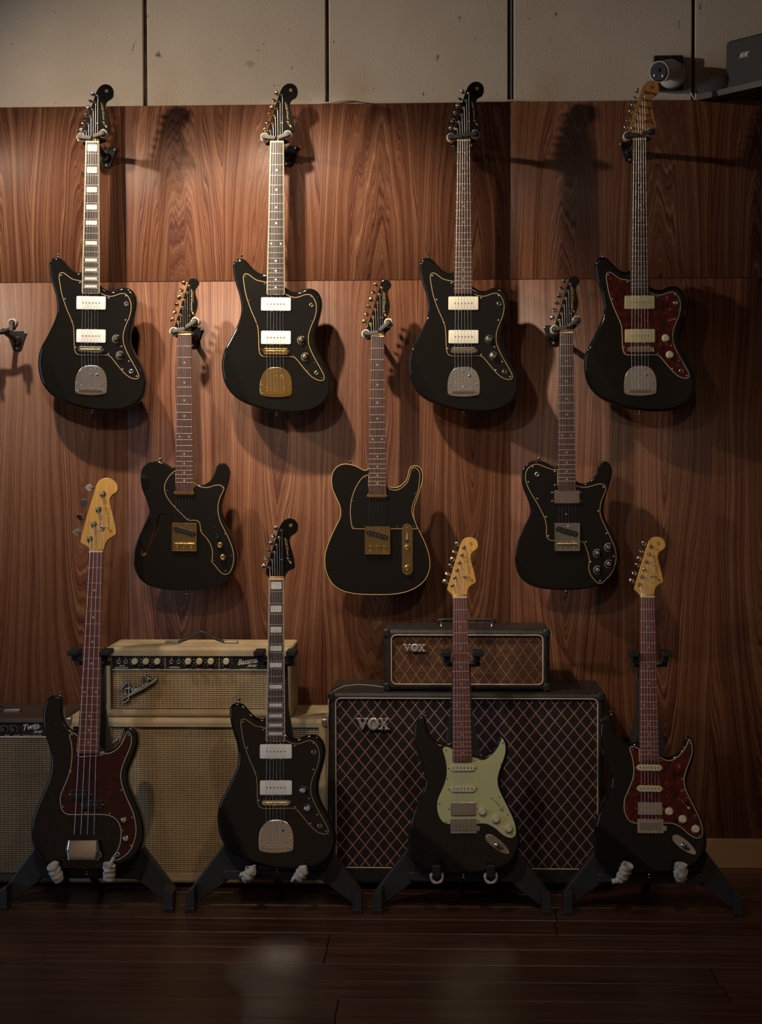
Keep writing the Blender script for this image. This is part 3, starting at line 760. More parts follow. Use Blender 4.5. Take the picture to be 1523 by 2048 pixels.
def offset_guitar(nut, br, Yn, tilt, label, o, group=None):
    fr = Frame(nut, br, Yn, tilt, SCALE); t = thing('electric_guitar', label, 'guitar', group=group); t.matrix_world = fr.mat()
    hw = o['hw']; ob('body', body_mesh('jm', JO, 'black_lacquer', 0.0085, jfn), t)
    board(t, SCALE, .0425, .0562, .4712, 21, o['board'], 'maple', o.get('bind'), o['inlay'], o['mode'], -0.42)
    head = ob('headstock', cached(('jh', o['head']), lambda: slab('headstock', JH, 0.003, 0.0165, 0.0012, [o['head']], K=2)), t)
    logo(head, o['print'], 0.0027, JLG[0], JLG[1], .0065, JLG[2], JLG[3], .0042, JLG[4])
    ob('string_tree', cached(('stree', hw), lambda: B().box((0, -.002, 0), (.009, .005, .004), bev=.001).lathe((0, -.004, 0), (0, -1, 0), [(0, .0028), (.002, .002)], 8).mesh('string_tree', hw)), t, (JLG[5][0], 0.001, JLG[5][1]))
    tuners(t, 'jm', JP, JB, hw)
    g_ = guard(t, 'jm', JG, (o['guard'], o['edge']), scr=JS, sm=hw if hw == 'gold' else 'screw_metal')
    for c in JX[:2]: pickup_soap(t, c, .0930, .0415, o['pickup'], hw)
    washer(t, 'toggle_switch', JX[2], .0082, hw); ob('switch_tip', cached('stip', lambda: B().lathe((0, 0, 0), (0.2, -1, -.2), [(0, .0016), (.006, .0018), (.010, .003), (.013, .002)], 8).mesh('switch_tip', 'aged_plastic' if o['pickup'] == 'aged_plastic' else 'pickup_black')), t, (JX[2][0], -.0035, JX[2][1])) if o.get('tip') else None
    washer(t, 'output_jack', JX[3], .0080, hw)
    for c in JX[4:6]: knob(t, c, o['knob'])
    # bridge
    bz = JPB[3]
    def mkb():
        b = B(); b.box((0, -.006, 0), (.0865, .013, .0195), 0, bev=.0075); b.box((0, -.0126, 0), (.076, .001, .0135), 0, bev=.005)
        for i in range(6): b.tube([((i - 2.5) * .0103 - .0048, -.0138, 0.0005 * (i % 2)), ((i - 2.5) * .0103 + .0048, -.0138, 0.0005 * (i % 2))], .0024, 8, 1)
        return b.mesh('bridge', [hw, 'brass' if hw == 'chrome' else 'gold_plate'])
    ob('bridge', cached(('jbr', hw), mkb), t, (bz[0], 0, bz[1]))
    pl = ob('tailpiece', cached(('jpl', hw), lambda: slab('tailpiece', JPL, -.0022, -.0002, .0007, 'chrome_plate' if hw == 'chrome' else hw, K=2, rb=0)), t)
    screws(pl, JPS, -.0022, hw, .0030); washer(pl, 'lock_button', JPB[2], .0045, hw, -.0022)
    xa, xb = JPB[0][0], JPB[1][0]
    ob('string_anchor', cached(('anc', hw), lambda: B().box(((xa + xb) / 2, -.0075, JPB[0][1]), (xb - xa, .011, .0075), bev=.0018).mesh('string_anchor', hw)), pl)
    cx = (xa + xb) / 2
    strings(t, 'jm', JP, SCALE, .0425, .0515, lambda i, x: (cx + (i - 2.5) * .0101, -.011, JPB[4][1]))
    strap(t, JX[6], hw, 1); strap(t, JX[7], hw, -1)
    return t
W_ = dict(bind='binding_cream', mode='blocks', board='ebony', inlay='pearl', head='black_lacquer', print='gold_print', guard='black_guard', edge='guard_edge', pickup='white_plastic', hw='chrome', knob='witch_silver')
def wd(**k): d = dict(W_); d.update(k); return d
TOPROW = 'offset guitars hung in the top row'
offset_guitar((185.9, 285.2), (181.4, 699.8), -HT, 0, 'glossy black offset guitar with white block inlays and chrome tailpiece, hanging on the wall', W_)
offset_guitar((554.1, 284.8), (550.6, 703.1), -HT, 0, 'glossy black offset guitar with gold bridge, tailpiece and tuners, hanging on the wall', wd(mode='dots', inlay='pearl', hw='gold', knob='witch_gold'))
offset_guitar((926.9, 281.8), (925.3, 701.7), -HT, 0, 'glossy black offset guitar with plain unbound fretboard, black pickguard and cream pickups', wd(bind=None, mode='dots', board='rosewood', inlay='clay_dot', pickup='cream_plastic', knob='disc_silver'))
offset_guitar((1277.7, 279.8), (1277.7, 699.8), -HT, 0, 'black offset guitar with red tortoiseshell pickguard and natural wood headstock, on the wall', wd(bind=None, mode='dots', board='rosewood', inlay='clay_dot', head='maple_dark', print='black_print', guard='tortoise', edge='cream_edge', pickup='aged_plastic', knob='cream', tip=True))
YS, TS = -0.470, 10.0
offset_guitar((553, 1159.4), (550.5, 1605.6), YS, TS, 'glossy black offset guitar with white block inlays leaning on a floor stand', wd(board='rosewood', knob='disc_silver'))

# ---- single-cutaway guitars ----
TH = "640,850 642,810 652,775 680,690 720,570 760,440 795,320 825,220 842,172 870,143 910,136 950,150 975,180 984,210 968,245 942,280 930,320 935,360 950,410 962,460 962,530 945,600 920,655 898,695 886,740 882,800 882,905 706,905 688,885 655,868"
TPP = "695,749 726,650 757,548 787,448 818,343 850,247"; TBB = "608,712 638,606 667,505 700,405 730,302 764,204"
z2h = (640, 540, 6.923); z2b = (630, 880, 5.858); z1b = (240, 880, 5.858); z3b = (1010, 880, 5.858)
fr1 = Frame((369.7, 669), (369.2, 1089.1), -HT, 0, SCALE)
fr2 = Frame((754.3, 673.2), (754.9, 1095.4), -HT, 0, SCALE)
fr3 = Frame((1131.3, 665.4), (1133, 1087.4), -HT, 0, SCALE)
THL = catmull(T(fr2, z2h, TH), 3, corners=(26, 27)); THP = T(fr2, z2h, TPP); THB = T(fr2, z2h, TBB)
TLG = T(fr2, z2h, "912,640 897,545 893,545 890,287 852,660")
TO1 = T(fr1, z1b, "655,315 615,322 575,305 530,280 480,260 430,250 380,252 330,268 285,300 255,345 238,400 235,460 245,530 265,600 295,670 320,740 335,810 332,870 310,930 275,1000 240,1080 205,1160 178,1240 162,1320 158,1400 165,1480 185,1550 220,1615 270,1665 335,1705 420,1735 520,1752 620,1762 720,1766 820,1766 920,1760 1020,1745 1110,1720 1190,1685 1260,1635 1315,1570 1350,1500 1368,1430 1370,1360 1355,1280 1325,1200 1290,1120 1250,1040 1215,970 1192,900 1185,840 1190,770 1205,700 1230,620 1255,540 1275,460 1285,400 1280,350 1260,305 1230,278 1195,268 1160,275 1135,300 1120,340 1105,390 1080,440 1045,485 1000,515 950,525 900,515 870,495 858,480")
TO2 = T(fr2, z2b, "628,322 600,350 570,350 530,330 470,300 410,285 350,278 290,290 240,325 205,375 190,440 190,520 205,590 235,660 268,730 290,790 296,850 288,910 255,980 215,1060 175,1150 140,1240 115,1330 108,1420 115,1500 138,1580 180,1660 240,1725 320,1770 420,1797 520,1810 640,1816 740,1816 850,1815 960,1805 1060,1785 1150,1750 1230,1700 1290,1640 1330,1560 1347,1480 1345,1400 1330,1320 1300,1230 1260,1140 1215,1050 1180,970 1160,900 1158,840 1168,770 1195,690 1225,600 1250,520 1262,450 1258,380 1235,325 1195,302 1150,300 1110,325 1090,370 1078,430 1055,480 1015,520 965,550 915,555 870,540 838,505")
TO1 = catmull(TO1, 3, corners=(0, len(TO1) - 1)); TO2 = catmull(TO2, 3, corners=(0, len(TO2) - 1))
FH = catmull(T(fr1, z1b, "478,862 503,872 500,890 475,880 452,905 445,960 442,1040 418,1120 388,1185 350,1255 322,1310 298,1348 278,1358 256,1345 247,1310 253,1272 275,1255 296,1268 300,1295 322,1250 350,1180 375,1110 395,1050 415,980 432,915 450,872"), 2)
def tele(fr, label, kind):
    t = thing('electric_guitar', label, 'guitar'); t.matrix_world = fr.mat()
    hw = 'chrome' if kind == 3 else 'gold'
    if kind == 1: me = body_mesh('t1', TO1, 'black_lacquer', 0.0032, holes=[FH], hmat=1, hdepth=0.03, mats=['black_lacquer', 'baseboard'])
    elif kind == 2: me = body_mesh('t2', TO2, 'black_lacquer', 0.0016)
    else: me = body_mesh('t3', TO1, 'black_lacquer', 0.0045, bevel_line(T(fr1, z1b, "150,1250")[0], T(fr1, z1b, "420,1790")[0], 0.12))
    body = ob('body', me, t)
    if kind == 2:
        arc_line('t2', t, inset(TO2, 0.0012) if area2(TO2) > 0 else inset(TO2[::-1], 0.0012), 0.0012, 'binding_gold', y=0.0004)
    board(t, SCALE, .0412, .0548, .4840, 21, 'rosewood', 'maple', None, 'clay_dot', 'dots', -0.42)
    head = ob('headstock', cached('th', lambda: slab('headstock', THL, 0.003, 0.0165, 0.0012, 'black_lacquer', K=2)), t)
    logo(head, 'gold_print', 0.0027, TLG[0], TLG[1], .0062, TLG[2], TLG[3], .0044)
    tuners(t, 'te', THP, THB, hw)
    ob('string_tree', cached(('stree', hw), lambda: None), t, (TLG[4][0], 0.001, TLG[4][1]))
    if kind == 1:
        z_ = z1b
        G_ = T(fr, z_, "655,350 620,375 580,415 545,465 522,520 518,570 530,630 560,690 605,750 660,810 720,870 770,920 800,943 860,943 905,950 930,975 938,1020 942,1070 970,1105 1010,1150 1050,1210 1075,1280 1080,1350 1070,1425 1100,1460 1140,1510 1185,1560 1235,1577 1280,1560 1310,1510 1330,1440 1335,1370 1325,1290 1300,1210 1265,1130 1225,1050 1185,970 1160,890 1150,810 1158,730 1180,660 1210,600 1222,565 1205,545 1170,525 1120,525 1070,540 1020,553 970,550 920,535 885,512 860,490 858,560 760,570 657,560")
        sc = T(fr, z_, "631,404 553,590 647,772 797,922 882,544 1193,565 1125,845 1103,1017 960,1057 1229,1101 1306,1354 1097,1410 1237,1535")
        crn = (0, 23, 53, 54, 56)
        kn = T(fr, z_, "1178,1229 1212,1370"); bp = (613, 902, 972, 1298)
    elif kind == 2:
        z_ = z2b
        G_ = T(fr, z_, "628,405 590,412 550,440 510,490 470,560 435,650 415,740 408,830 412,920 425,1000 435,1035 460,1043 560,1045 620,1045 900,1045 960,1043 1185,1043 1200,1030 1170,950 1145,880 1135,830 1145,760 1180,670 1210,580 1222,500 1230,430 1220,370 1195,335 1160,320 1130,335 1110,380 1095,440 1070,500 1025,545 975,575 925,585 880,570 845,540 830,520 825,565 730,570 630,565")
        sc = T(fr, z_, "593,437 449,713 453,1018 869,590 1158,363 1173,626 958,1017 1163,1015")
        crn = (0, 38, 39, 41)
        kn = []; bp = (583, 878, 1013, 1337)
    else:
        z_ = z3b
        G_ = T(fr, z_, "614,345 560,343 500,325 440,300 390,283 340,282 290,305 250,350 232,410 235,470 255,540 295,620 350,710 400,800 445,890 470,960 478,1030 478,1110 490,1150 520,1175 570,1182 880,1190 915,1205 930,1235 948,1280 970,1350 980,1420 972,1500 990,1570 1030,1630 1070,1670 1105,1685 1145,1668 1205,1610 1250,1550 1285,1460 1300,1380 1290,1290 1260,1200 1215,1100 1165,1000 1125,910 1110,840 1115,760 1140,680 1170,610 1180,570 1165,530 1120,512 1070,515 1010,535 950,548 890,548 850,535 818,512 818,530 715,535 614,530")
        sc = T(fr, z_, "321,313 580,370 270,492 580,527 375,687 478,899 505,1124 714,870 842,543 1150,552 1087,832 1186,1094 944,1195 1270,1363 1000,1427 1109,1652")
        crn = (0, 54, 55, 57)
        kn = T(fr, z_, "1205,1255 1075,1325 1210,1450 1078,1520"); bp = (575, 870, 972, 1300)
    G_ = catmull(G_, 3, corners=crn)
    guard(t, 't%d' % kind, G_, ('black_guard', 'guard_edge'), scr=sc, sm='gold' if kind < 3 else 'screw_metal')
    P = lambda u, v: T(fr, z_, '%f,%f' % (u, v))[0]
    # bridge plate with slanted pickup and three barrel saddles
    a, b_ = P(bp[0], bp[3]), P(bp[1], bp[2]); pw, phh = b_[0] - a[0], b_[1] - a[1]; cx, cz = (a[0] + b_[0]) / 2, (a[1] + b_[1]) / 2
    pm = 'dull_chrome' if kind == 3 else 'gold_plate'
    o_ = prism_pts(rect_outline(-pw / 2, pw / 2, -phh / 2, phh / 2), .0025)
    bpl = ob('bridge_plate', slab('bridge_plate', o_, -.0030, -.0002, .0006, pm, K=2, rb=0), t, (cx, 0, cz))
    rim = B()
    for s in (-1, 1): rim.box((s * (pw / 2 - .0007), -.0065, 0), (.0014, .0075, phh - .003), bev=.0004)
    rim.box((0, -.0065, -phh / 2 + .0007), (pw - .003, .0075, .0014), bev=.0004)
    ob('plate_rim', rim.mesh('plate_rim', 'chrome' if kind == 3 else 'gold'), bpl)
    off = (bp[0] - 613, bp[2] - 972)
    q0 = P(bp[0] + 45, bp[2] + 70); q1 = P(bp[0] + 245, bp[2] + 130)
    L2 = lambda q: (q[0] - cx, q[1] - cz)
    cp = capsule(L2(q0), L2(q1), .0083)
    pk = ob('pickup', slab('pickup', cp, -.0085, -.003, .0008, 'pickup_black', K=2, rb=0), bpl)
    b = B()
    for i in range(6):
        f_ = (i + .15) / 5.3; b.lathe((L2(q0)[0] * (1 - f_) + L2(q1)[0] * f_, -.0086, L2(q0)[1] * (1 - f_) + L2(q1)[1] * f_), (0, -1, 0), [(0, .0023), (.0008, .002)], 10)
    ob('pole_pieces', b.mesh('pole_pieces', 'pole_metal'), pk)
    sz = P(700, bp[2] + 244)[1] - cz
    for k in range(3):
        x = (k - 1) * .0208
        ob('saddle', cached(('sad', kind), lambda: B().tube([(-.0098, 0, .0004), (.0098, 0, -.0004)], .0038, 10).tube([(0, .001, .008), (0, .001, -.0145)], .0013, 6).mesh('saddle', 'brass' if kind == 3 else 'gold')), bpl, (x, -.0105, sz))
    for (u, v) in ((162, 40), (55, 122), (215, 168)): screws(bpl, [L2(P(bp[0] + u, bp[2] + v))], -.003, 'screw_metal' if kind == 3 else 'gold', .003)
    # neck pickup
    if kind < 3:
        c0, c1 = (P(660, 620), P(856, 620)) if kind == 1 else (P(630, 655), P(825, 655))
        ob('neck_pickup', slab('neck_pickup', capsule(c0, c1, .0062), -.0105, -.0026, .0022, 'gold', K=4, rb=0, inner=0), t)
    else:
        a, c = P(567, 745), P(868, 588)
        hb = ob('neck_pickup', slab('neck_pickup', prism_pts(rect_outline(a[0], c[0], a[1], c[1]), .002), -.0085, -.0026, .0013, 'chrome', K=3, rb=0), t)
        b = B()
        for (u, v) in ((618, 630), (655, 630), (697, 630), (740, 703), (780, 703), (822, 703)): q = P(u, v); b.lathe((q[0], -.0085, q[1]), (0, -1, 0), [(0, .0026), (.0008, .0024)], 10)
        ob('pole_pieces', b.mesh('pole_pieces', 'dull_chrome'), hb)
        screws(hb, [P(548, 616), P(548, 714), P(882, 616), P(882, 712)], -.0026, 'screw_metal')
        washer(t, 'toggle_switch', P(372, 403), .0082, 'dull_chrome')
    if kind == 2:
        c0, c1 = P(1080, 1045), P(1080, 1522)
        cpn = ob('control_plate', slab('control_plate', capsule(c0, c1, .0168), -.0032, -.0002, .0007, 'gold_plate', K=2, rb=0), t)
        for (u, v) in ((1078, 1260), (1080, 1497)): knob(cpn, P(u, v), 'gold', -.0032)
        screws(cpn, [P(1077, 1033), P(1078, 1567)], -.0032, 'gold', .003)
        q = P(1077, 1180); q2 = P(1077, 1075)
        ob('switch_lever', B().tube([(q2[0], -.004, q2[1]), (q[0], -.012, q[1])], .0009, 6).mesh('switch_lever', 'gold'), cpn)
        ob('switch_tip', B().lathe((q[0], -.006, q[1]), (0, -1, 0), [(0, .003), (.006, .0042), (.011, .0052), (.013, .004)], 12).mesh('switch_tip', 'dark_plastic'), cpn)
    for c in kn: knob(t, c, 'gold' if kind == 1 else 'witch_silver')
    if kind == 1:
        q2, q = P(1120, 1070), P(1150, 1135)
        ob('switch_lever', B().tube([(q2[0], -.0035, q2[1]), (q[0], -.012, q[1])], .001, 6).mesh('switch_lever', 'chrome'), t)
        ob('switch_tip', B().lathe((q[0], -.006, q[1]), (0, -1, 0), [(0, .003), (.006, .0042), (.011, .0052), (.013, .004)], 12).mesh('switch_tip', 'dark_plastic'), t)
    strings(t, 'te', THP, SCALE, .0412, .0535, lambda i, x: (x, -.006, -SCALE - .012), yb=-.0155)
    if kind == 2: s1, s2 = P(410, 285), P(733, 1816)
    elif kind == 1: s1, s2 = P(468, 256), P(770, 1766)
    else: s1, s2 = P(398, 248), P(715, 1770)
    strap(t, s1, hw, 1); strap(t, s2, hw if kind == 3 else 'dull_chrome', -1)
    return t
tele(fr1, 'black single-cutaway guitar with a slanted sound hole and gold bridge, hanging on the wall', 1)
tele(fr2, 'black single-cutaway guitar edged in cream binding with gold control plate, on the wall', 2)
tele(fr3, 'black single-cutaway guitar with four control knobs and square chrome neck pickup', 3)

# ---- bass ----
def bass():
    fr = Frame((193.2, 1104.4), (169.9, 1688.5), YS - 0.0, TS, 0.864)
    t = thing('bass_guitar', 'worn black four-string bass with dark red pickguard and chrome bridge cover on a stand', 'bass guitar'); t.matrix_world = fr.mat()
    zh_ = (100, 930, 4.358); zb_ = (40, 1370, 4.266)
    O = T(fr, zb_, "500,360 478,378 450,383 415,365 385,325 365,270 358,200 355,140 340,100 310,85 270,88 235,115 210,160 195,220 190,290 198,370 220,450 245,530 260,600 262,680 250,760 230,830 200,900 160,990 125,1080 100,1160 92,1240 95,1320 110,1390 140,1460 185,1515 240,1550 320,1572 420,1585 560,1590 680,1585 780,1565 870,1530 950,1490 1010,1430 1045,1350 1057,1270 1050,1190 1030,1110 1000,1030 965,950 935,880 918,810 920,740 945,670 975,600 1000,520 1005,450 995,400 970,368 930,355 895,362 875,390 865,440 845,490 810,530 770,555 730,560 700,550 683,535")
    ob('body', slab('body', catmull(O, 3, corners=(0, len(O) - 1)), 0, .0445, .0085, 'black_lacquer_worn', K=5, grid=.01, fn=bevel_line(T(fr, zb_, "60,1150")[0], T(fr, zb_, "330,1640")[0], 0.2)), t)
    board(t, .864, .0420, .0650, .600, 20, 'rosewood_red', 'maple', None, 'pale_dot', 'dots', -0.54)
    Hh = T(fr, zh_, "345,735 330,715 300,695 270,680 262,662 268,640 285,570 310,480 340,370 365,290 390,210 405,165 430,130 470,113 510,112 550,130 580,165 588,205 575,235 545,255 525,280 518,315 525,360 540,420 555,480 568,540 573,600 545,622 515,640 490,665 475,700 468,735")
    head = ob('headstock', slab('headstock', catmull(Hh, 3, corners=(0, 26, 31)), .003, .0175, .0012, 'maple', K=2), t)
    lg = T(fr, zh_, "541,582 512,528 520,523 492,362")
    logo(head, 'black_print', .0027, lg[0], lg[1], .0085, lg[2], lg[3], .0052)
    posts = T(fr, zh_, "345,643 380,515 420,385 459,252"); keys = T(fr, zh_, "222,582 252,450 292,322 332,192"); ed = T(fr, zh_, "285,598 318,464 355,330 395,205")
    for i in range(4):
        ob('tuning_post', cached('bpost', lambda: B().lathe((0, 0, 0), (0, -1, 0), [(0, .0095), (.002, .009), (.0022, .006), (.012, .0055), (.016, .0062), (.0165, .005)], 16).box((0, -.0165, 0), (.0016, .001, .009), 1).mesh('tuning_post', ['dull_chrome', 'dark_plastic'])), t, (posts[i][0], .003, posts[i][1]))
        kx, kz = keys[i]; ex, ez = ed[i]; d = Vector((kx - ex, kz - ez)).normalized()
        out = []
        for j in range(36):
            a = 2 * math.pi * j / 36; r = .0098 * (0.86 + 0.26 * abs(math.cos(1.5 * a)))
            q = d * (r * math.cos(a)) + Vector((-d.y, d.x)) * (r * 1.08 * math.sin(a)); out.append((q.x, q.y))
        kb = slab('tuning_key', out, -.0012, .0012, .0006, 'dull_chrome', K=2)
        o = ob('tuning_key', kb, t, (kx, .012, kz)); o.rotation_euler = (R_([6, 34, 30, 4][i]), 0, R_([4, -28, -20, 6][i]))
        ob('tuner_shaft', B().tube([(kx, .012, kz), (ex + (ex - kx) * .3, .012, ez + (ez - kz) * .3)], .0018, 8).mesh('tuner_shaft', 'chrome'), t)
    q = T(fr, zh_, "451,550")[0]; washer(t, 'string_tree', q, .0088, 'dull_chrome', .003)
    G_ = T(fr, zb_, "500,440 480,420 450,405 430,415 422,440 435,490 442,550 440,640 425,730 395,820 360,900 342,960 345,1020 360,1070 390,1098 430,1108 560,1108 700,1108 770,1118 820,1150 850,1200 860,1260 855,1330 840,1390 810,1440 775,1485 795,1497 840,1492 900,1455 950,1400 980,1320 993,1240 985,1160 965,1080 930,1000 895,920 870,840 862,770 875,700 905,620 940,540 955,470 945,420 925,395 905,410 890,450 865,500 820,550 760,580 710,582 683,570 675,598 590,602 495,598")
    sc = T(fr, zb_, "447,426 435,738 368,1039 560,1091 766,1096 700,598 926,427 917,588 864,898 957,1130 875,1241 947,1370")
    guard(t, 'bass', catmull(G_, 3, corners=(0, 24, 49, 50, 52)), ('tortoise_red', 'cream_edge'), scr=sc)
    for (u, v) in ((894, 1148), (911, 1308)): knob(t, T(fr, zb_, '%d,%d' % (u, v))[0], 'bass')
    washer(t, 'output_jack', T(fr, zb_, "834,1446")[0], .008, 'dull_chrome')
    for (x0, x1, y0, y1, py, xs) in ((435, 610, 897, 978, 933, (473, 503, 531, 558)), (540, 712, 985, 1062, 1020, (573, 603, 630, 660))):
        a, c = T(fr, zb_, '%d,%d %d,%d' % (x0, y1, x1, y0))
        p = ob('pickup', slab('pickup', prism_pts(rect_outline(a[0], c[0], a[1], c[1]), .0025), -.011, -.0026, .001, 'pickup_black', K=2, rb=0), t)
        b = B()
        for x in xs: w = T(fr, zb_, '%d,%d' % (x, py))[0]; b.lathe((w[0], -.011, w[1]), (0, -1, 0), [(0, .0024), (.001, .002)], 8)
        ob('pole_pieces', b.mesh('pole_pieces', 'pole_metal'), p)
        screws(p, T(fr, zb_, '%d,%d %d,%d' % (x0 - 6, py, x1 + 0, py)), -.0095, 'screw_metal', .0024)
    # chrome bridge cover: a folded box with flared sides
    c = T(fr, zb_, "415,1312 690,1312 722,1440 715,1500 385,1500 375,1440")
    def lv(y, k, dz=0): 
        m = Vector(((c[0][0] + c[1][0]) / 2, (c[0][1] + c[3][1]) / 2)); return [(m.x + (p[0] - m.x) * k, y, m.y + (p[1] - m.y) * (k * .98)) for p in c]
    top = T(fr, zb_, "435,1318 672,1318 668,1400 655,1490 440,1490 425,1400")
    v = [(p[0], -.001, p[1]) for p in c] + [(c[i][0] * .45 + top[i][0] * .55, -.026, c[i][1] * .45 + top[i][1] * .55) for i in range(6)] + [(p[0], -.031, p[1]) for p in top]
    f = [(k * 6 + i, k * 6 + (i + 1) % 6, (k + 1) * 6 + (i + 1) % 6, (k + 1) * 6 + i) for k in range(2) for i in range(6)] + [tuple(range(12, 18))]
    me = mesh('bridge_cover', v, [q[::-1] for q in f], 'chrome', smooth=True); co = ob('bridge_cover', me, t)
    md = co.modifiers.new('bevel', 'BEVEL'); md.width = .004; md.segments = 4; md.limit_method = 'NONE'
    for i in range(4):
        q = i / 3.0; xn = (q - .5) * .034; xb = (q - .5) * .058; r = .00125 - .0004 * q
        ob('string', tube_string([(posts[i][0] + .003, -.006, posts[i][1]), (xn, -.0135, .001), (xb, -.0175, -.835)], r), t)
    strap(t, T(fr, zb_, "330,88")[0], 'dull_chrome', 1); strap(t, T(fr, zb_, "560,1588")[0], 'dull_chrome', -1)
bass()

# ---- double-cutaway guitars, traced from the mint one ----
fs = Frame((919.2, 1195.6), (925.8, 1645), YS, TS, SCALE)
zsh = (860, 1050, 5.6875); zsb = (780, 1400, 4.55)
SO = T(fs, zsb, "565,345 550,370 520,390 480,395 440,385 400,355 365,310 340,260 330,200 322,160 300,140 270,145 240,175 222,220 213,290 220,370 235,450 262,530 290,600 310,670 318,740 308,800 285,860 250,930 215,1010 190,1090 172,1170 162,1250 160,1330 172,1410 200,1470 250,1520 320,1550 400,1570 500,1582 620,1587 760,1585 860,1575 960,1555 1050,1520 1110,1470 1155,1400 1180,1320 1180,1240 1160,1150 1130,1060 1090,980 1050,900 1020,830 1005,760 1010,700 1030,630 1055,550 1072,480 1070,410 1050,355 1020,328 990,335 975,370 965,410 940,450 900,490 850,512 800,515 760,508 743,490")
SO = catmull(SO, 3, corners=(0, len(SO) - 1))
SG = T(fs, zsb, "567,450 540,435 505,425 480,440 480,465 495,510 508,570 515,640 510,700 490,770 460,840 435,900 427,960 432,1020 455,1080 490,1115 545,1130 560,1130 790,1125 850,1122 900,1135 960,1170 1010,1215 1060,1245 1110,1252 1140,1220 1140,1160 1120,1090 1085,1010 1045,930 1005,850 980,780 975,710 995,630 1025,550 1045,480 1045,410 1030,365 1018,350 1005,370 990,410 960,460 915,510 860,545 810,545 775,530 745,515 743,560 655,566 567,560")
SG = catmull(SG, 3, corners=(0, 16, 17, 18, 46, 47, 49))
SS = T(fs, zsb, "508,459 518,717 448,944 506,1107 767,553 1025,391 1008,583 993,887 1068,1044 1106,1224 805,1107 925,894")
SH = T(fs, zsh, "252,800 240,785 215,760 195,742 193,725 205,680 230,590 260,490 290,390 320,290 345,220 360,180 390,150 430,137 480,140 520,165 540,205 542,245 525,275 490,300 465,330 458,370 470,430 490,500 510,580 522,642 505,662 470,680 440,710 425,745 418,800")
SH = catmull(SH, 3, corners=(0, 25, 30))
SP = T(fs, zsh, "249,685 278,597 302,511 328,424 356,336 380,251"); SB = T(fs, zsh, "165,640 195,550 224,462 249,386 275,297 300,213")
SLG = T(fs, zsh, "491,640 448,572 460,552 420,345 464,213 390,590")
sfn = bevel_line(T(fs, zsb, "180,1080")[0], T(fs, zsb, "760,1570")[0], 0.16)
def strat(nut, br, label, o):
    fr = Frame(nut, br, YS, TS, SCALE); t = thing('electric_guitar', label, 'guitar'); t.matrix_world = fr.mat()
    P = lambda u, v: T(fs, zsb, '%f,%f' % (u, v))[0]
    hw = o['hw']
    ob('body', body_mesh('st', SO, o['body'], .0085, sfn), t)
    board(t, SCALE, .0418, .0560, .4735, 21, o['board'], 'maple', None, 'clay_dot', 'dots', -0.42)
    head = ob('headstock', cached(('sh', o['head']), lambda: slab('headstock', SH, 0.003, 0.0165, 0.0012, o['head'], K=2)), t)
    logo(head, 'black_print', .0027, SLG[0], SLG[1], .0072, SLG[2], SLG[3], .0050, SLG[4])
    ob('string_tree', cached(('stree', 'chrome'), lambda: None), t, (SLG[5][0], .001, SLG[5][1]))
    tuners(t, 'st', SP, SB, hw)
    guard(t, 'st', SG, (o['guard'], o['edge']), scr=SS, sm=hw)
    for y, x0 in ((619, 656), (809, 660)):
        a, c = P(x0 - 86, y), P(x0 + 86, y)
        p = ob('pickup', cached(('sp', y, o['pickup']), lambda: slab('pickup', capsule(a, c, .0091), -.0085, -.0026, .0015, o['pickup'], K=3, rb=0)), t)
        b = B()
        for i in range(6): q = P(x0 - 83 + i * 33.2, y); b.lathe((q[0], -.0085, q[1]), (0, -1, 0), [(0, .0024), (.001, .0022)], 10)
        ob('pole_pieces', cached(('spp', y), lambda: b.mesh('pole_pieces', 'pole_metal')), p)
        screws(p, [P(x0 - 124, y + 4), P(x0 + 124, y)], -.0026, hw, .0028)
    a, c = P(552, 1050), P(775, 928)
    hb = ob('bridge_pickup', cached(('hb', o['hb']), lambda: slab('bridge_pickup', prism_pts(rect_outline(a[0], c[0], a[1], c[1]), .0022), -.0085, -.0026, .0014, o['hb'], K=3, rb=0)), t)
    b = B()
    for i in range(6): q = P(582 + i * 33, 1017); b.lathe((q[0], -.0085, q[1]), (0, -1, 0), [(0, .0026), (.0012, .0022)], 10)
    ob('pole_pieces', cached(('hbp', hw), lambda: b.mesh('pole_pieces', hw)), hb)
    screws(hb, [P(535, 992), P(789, 990)], -.0026, hw, .0024)
    # vibrato bridge
    a, c = P(548, 1213), P(785, 1083); cx, cz = (a[0] + c[0]) / 2, (a[1] + c[1]) / 2; ww, hh = c[0] - a[0], c[1] - a[1]
    def mkb():
        b = B(); b.box((0, -.003, 0), (ww, .0045, hh), 0, bev=.0015); tq = P(800, 1170); b.box((tq[0] - cx - .003, -.003, tq[1] - cz), (.016, .004, .0155), 0, bev=.004)
        for i in range(6):
            x = (i - 2.5) * .0105
            b.lathe((x, -.005, hh / 2 - .0035), (0, -1, 0), [(0, .0026), (.002, .002)], 8, 0)
            b.box((x, -.0075, -.001), (.0092, .006, hh * .55), 1, bev=.0012)
            b.lathe((x, -.0102, -.002), (0, -1, 0), [(0, .0013), (.0003, .001)], 6, 2)
            b.tube([(x, -.007, -hh * .25), (x, -.007, -hh / 2 - .001)], .0011, 6, 0)
        b.box((0, -.0075, -hh / 2 + .0012), (ww, .008, .0016), 0)
        return b.mesh('bridge', [o['hb'], 'dull_chrome', 'dark_plastic'])
    ob('bridge', cached(('sbr', hw), mkb), t, (cx, 0, cz))
    for (u, v) in ((838, 1015), (960, 1083), (1077, 1170)): knob(t, P(u, v), 'cream')
    q2, q = P(945, 908), P(1005, 975)
    ob('switch_lever', cached(('sl', hw), lambda: B().tube([(q2[0], -.003, q2[1]), (q[0], -.010, q[1])], .0008, 6).mesh('switch_lever', 'pole_metal')), t)
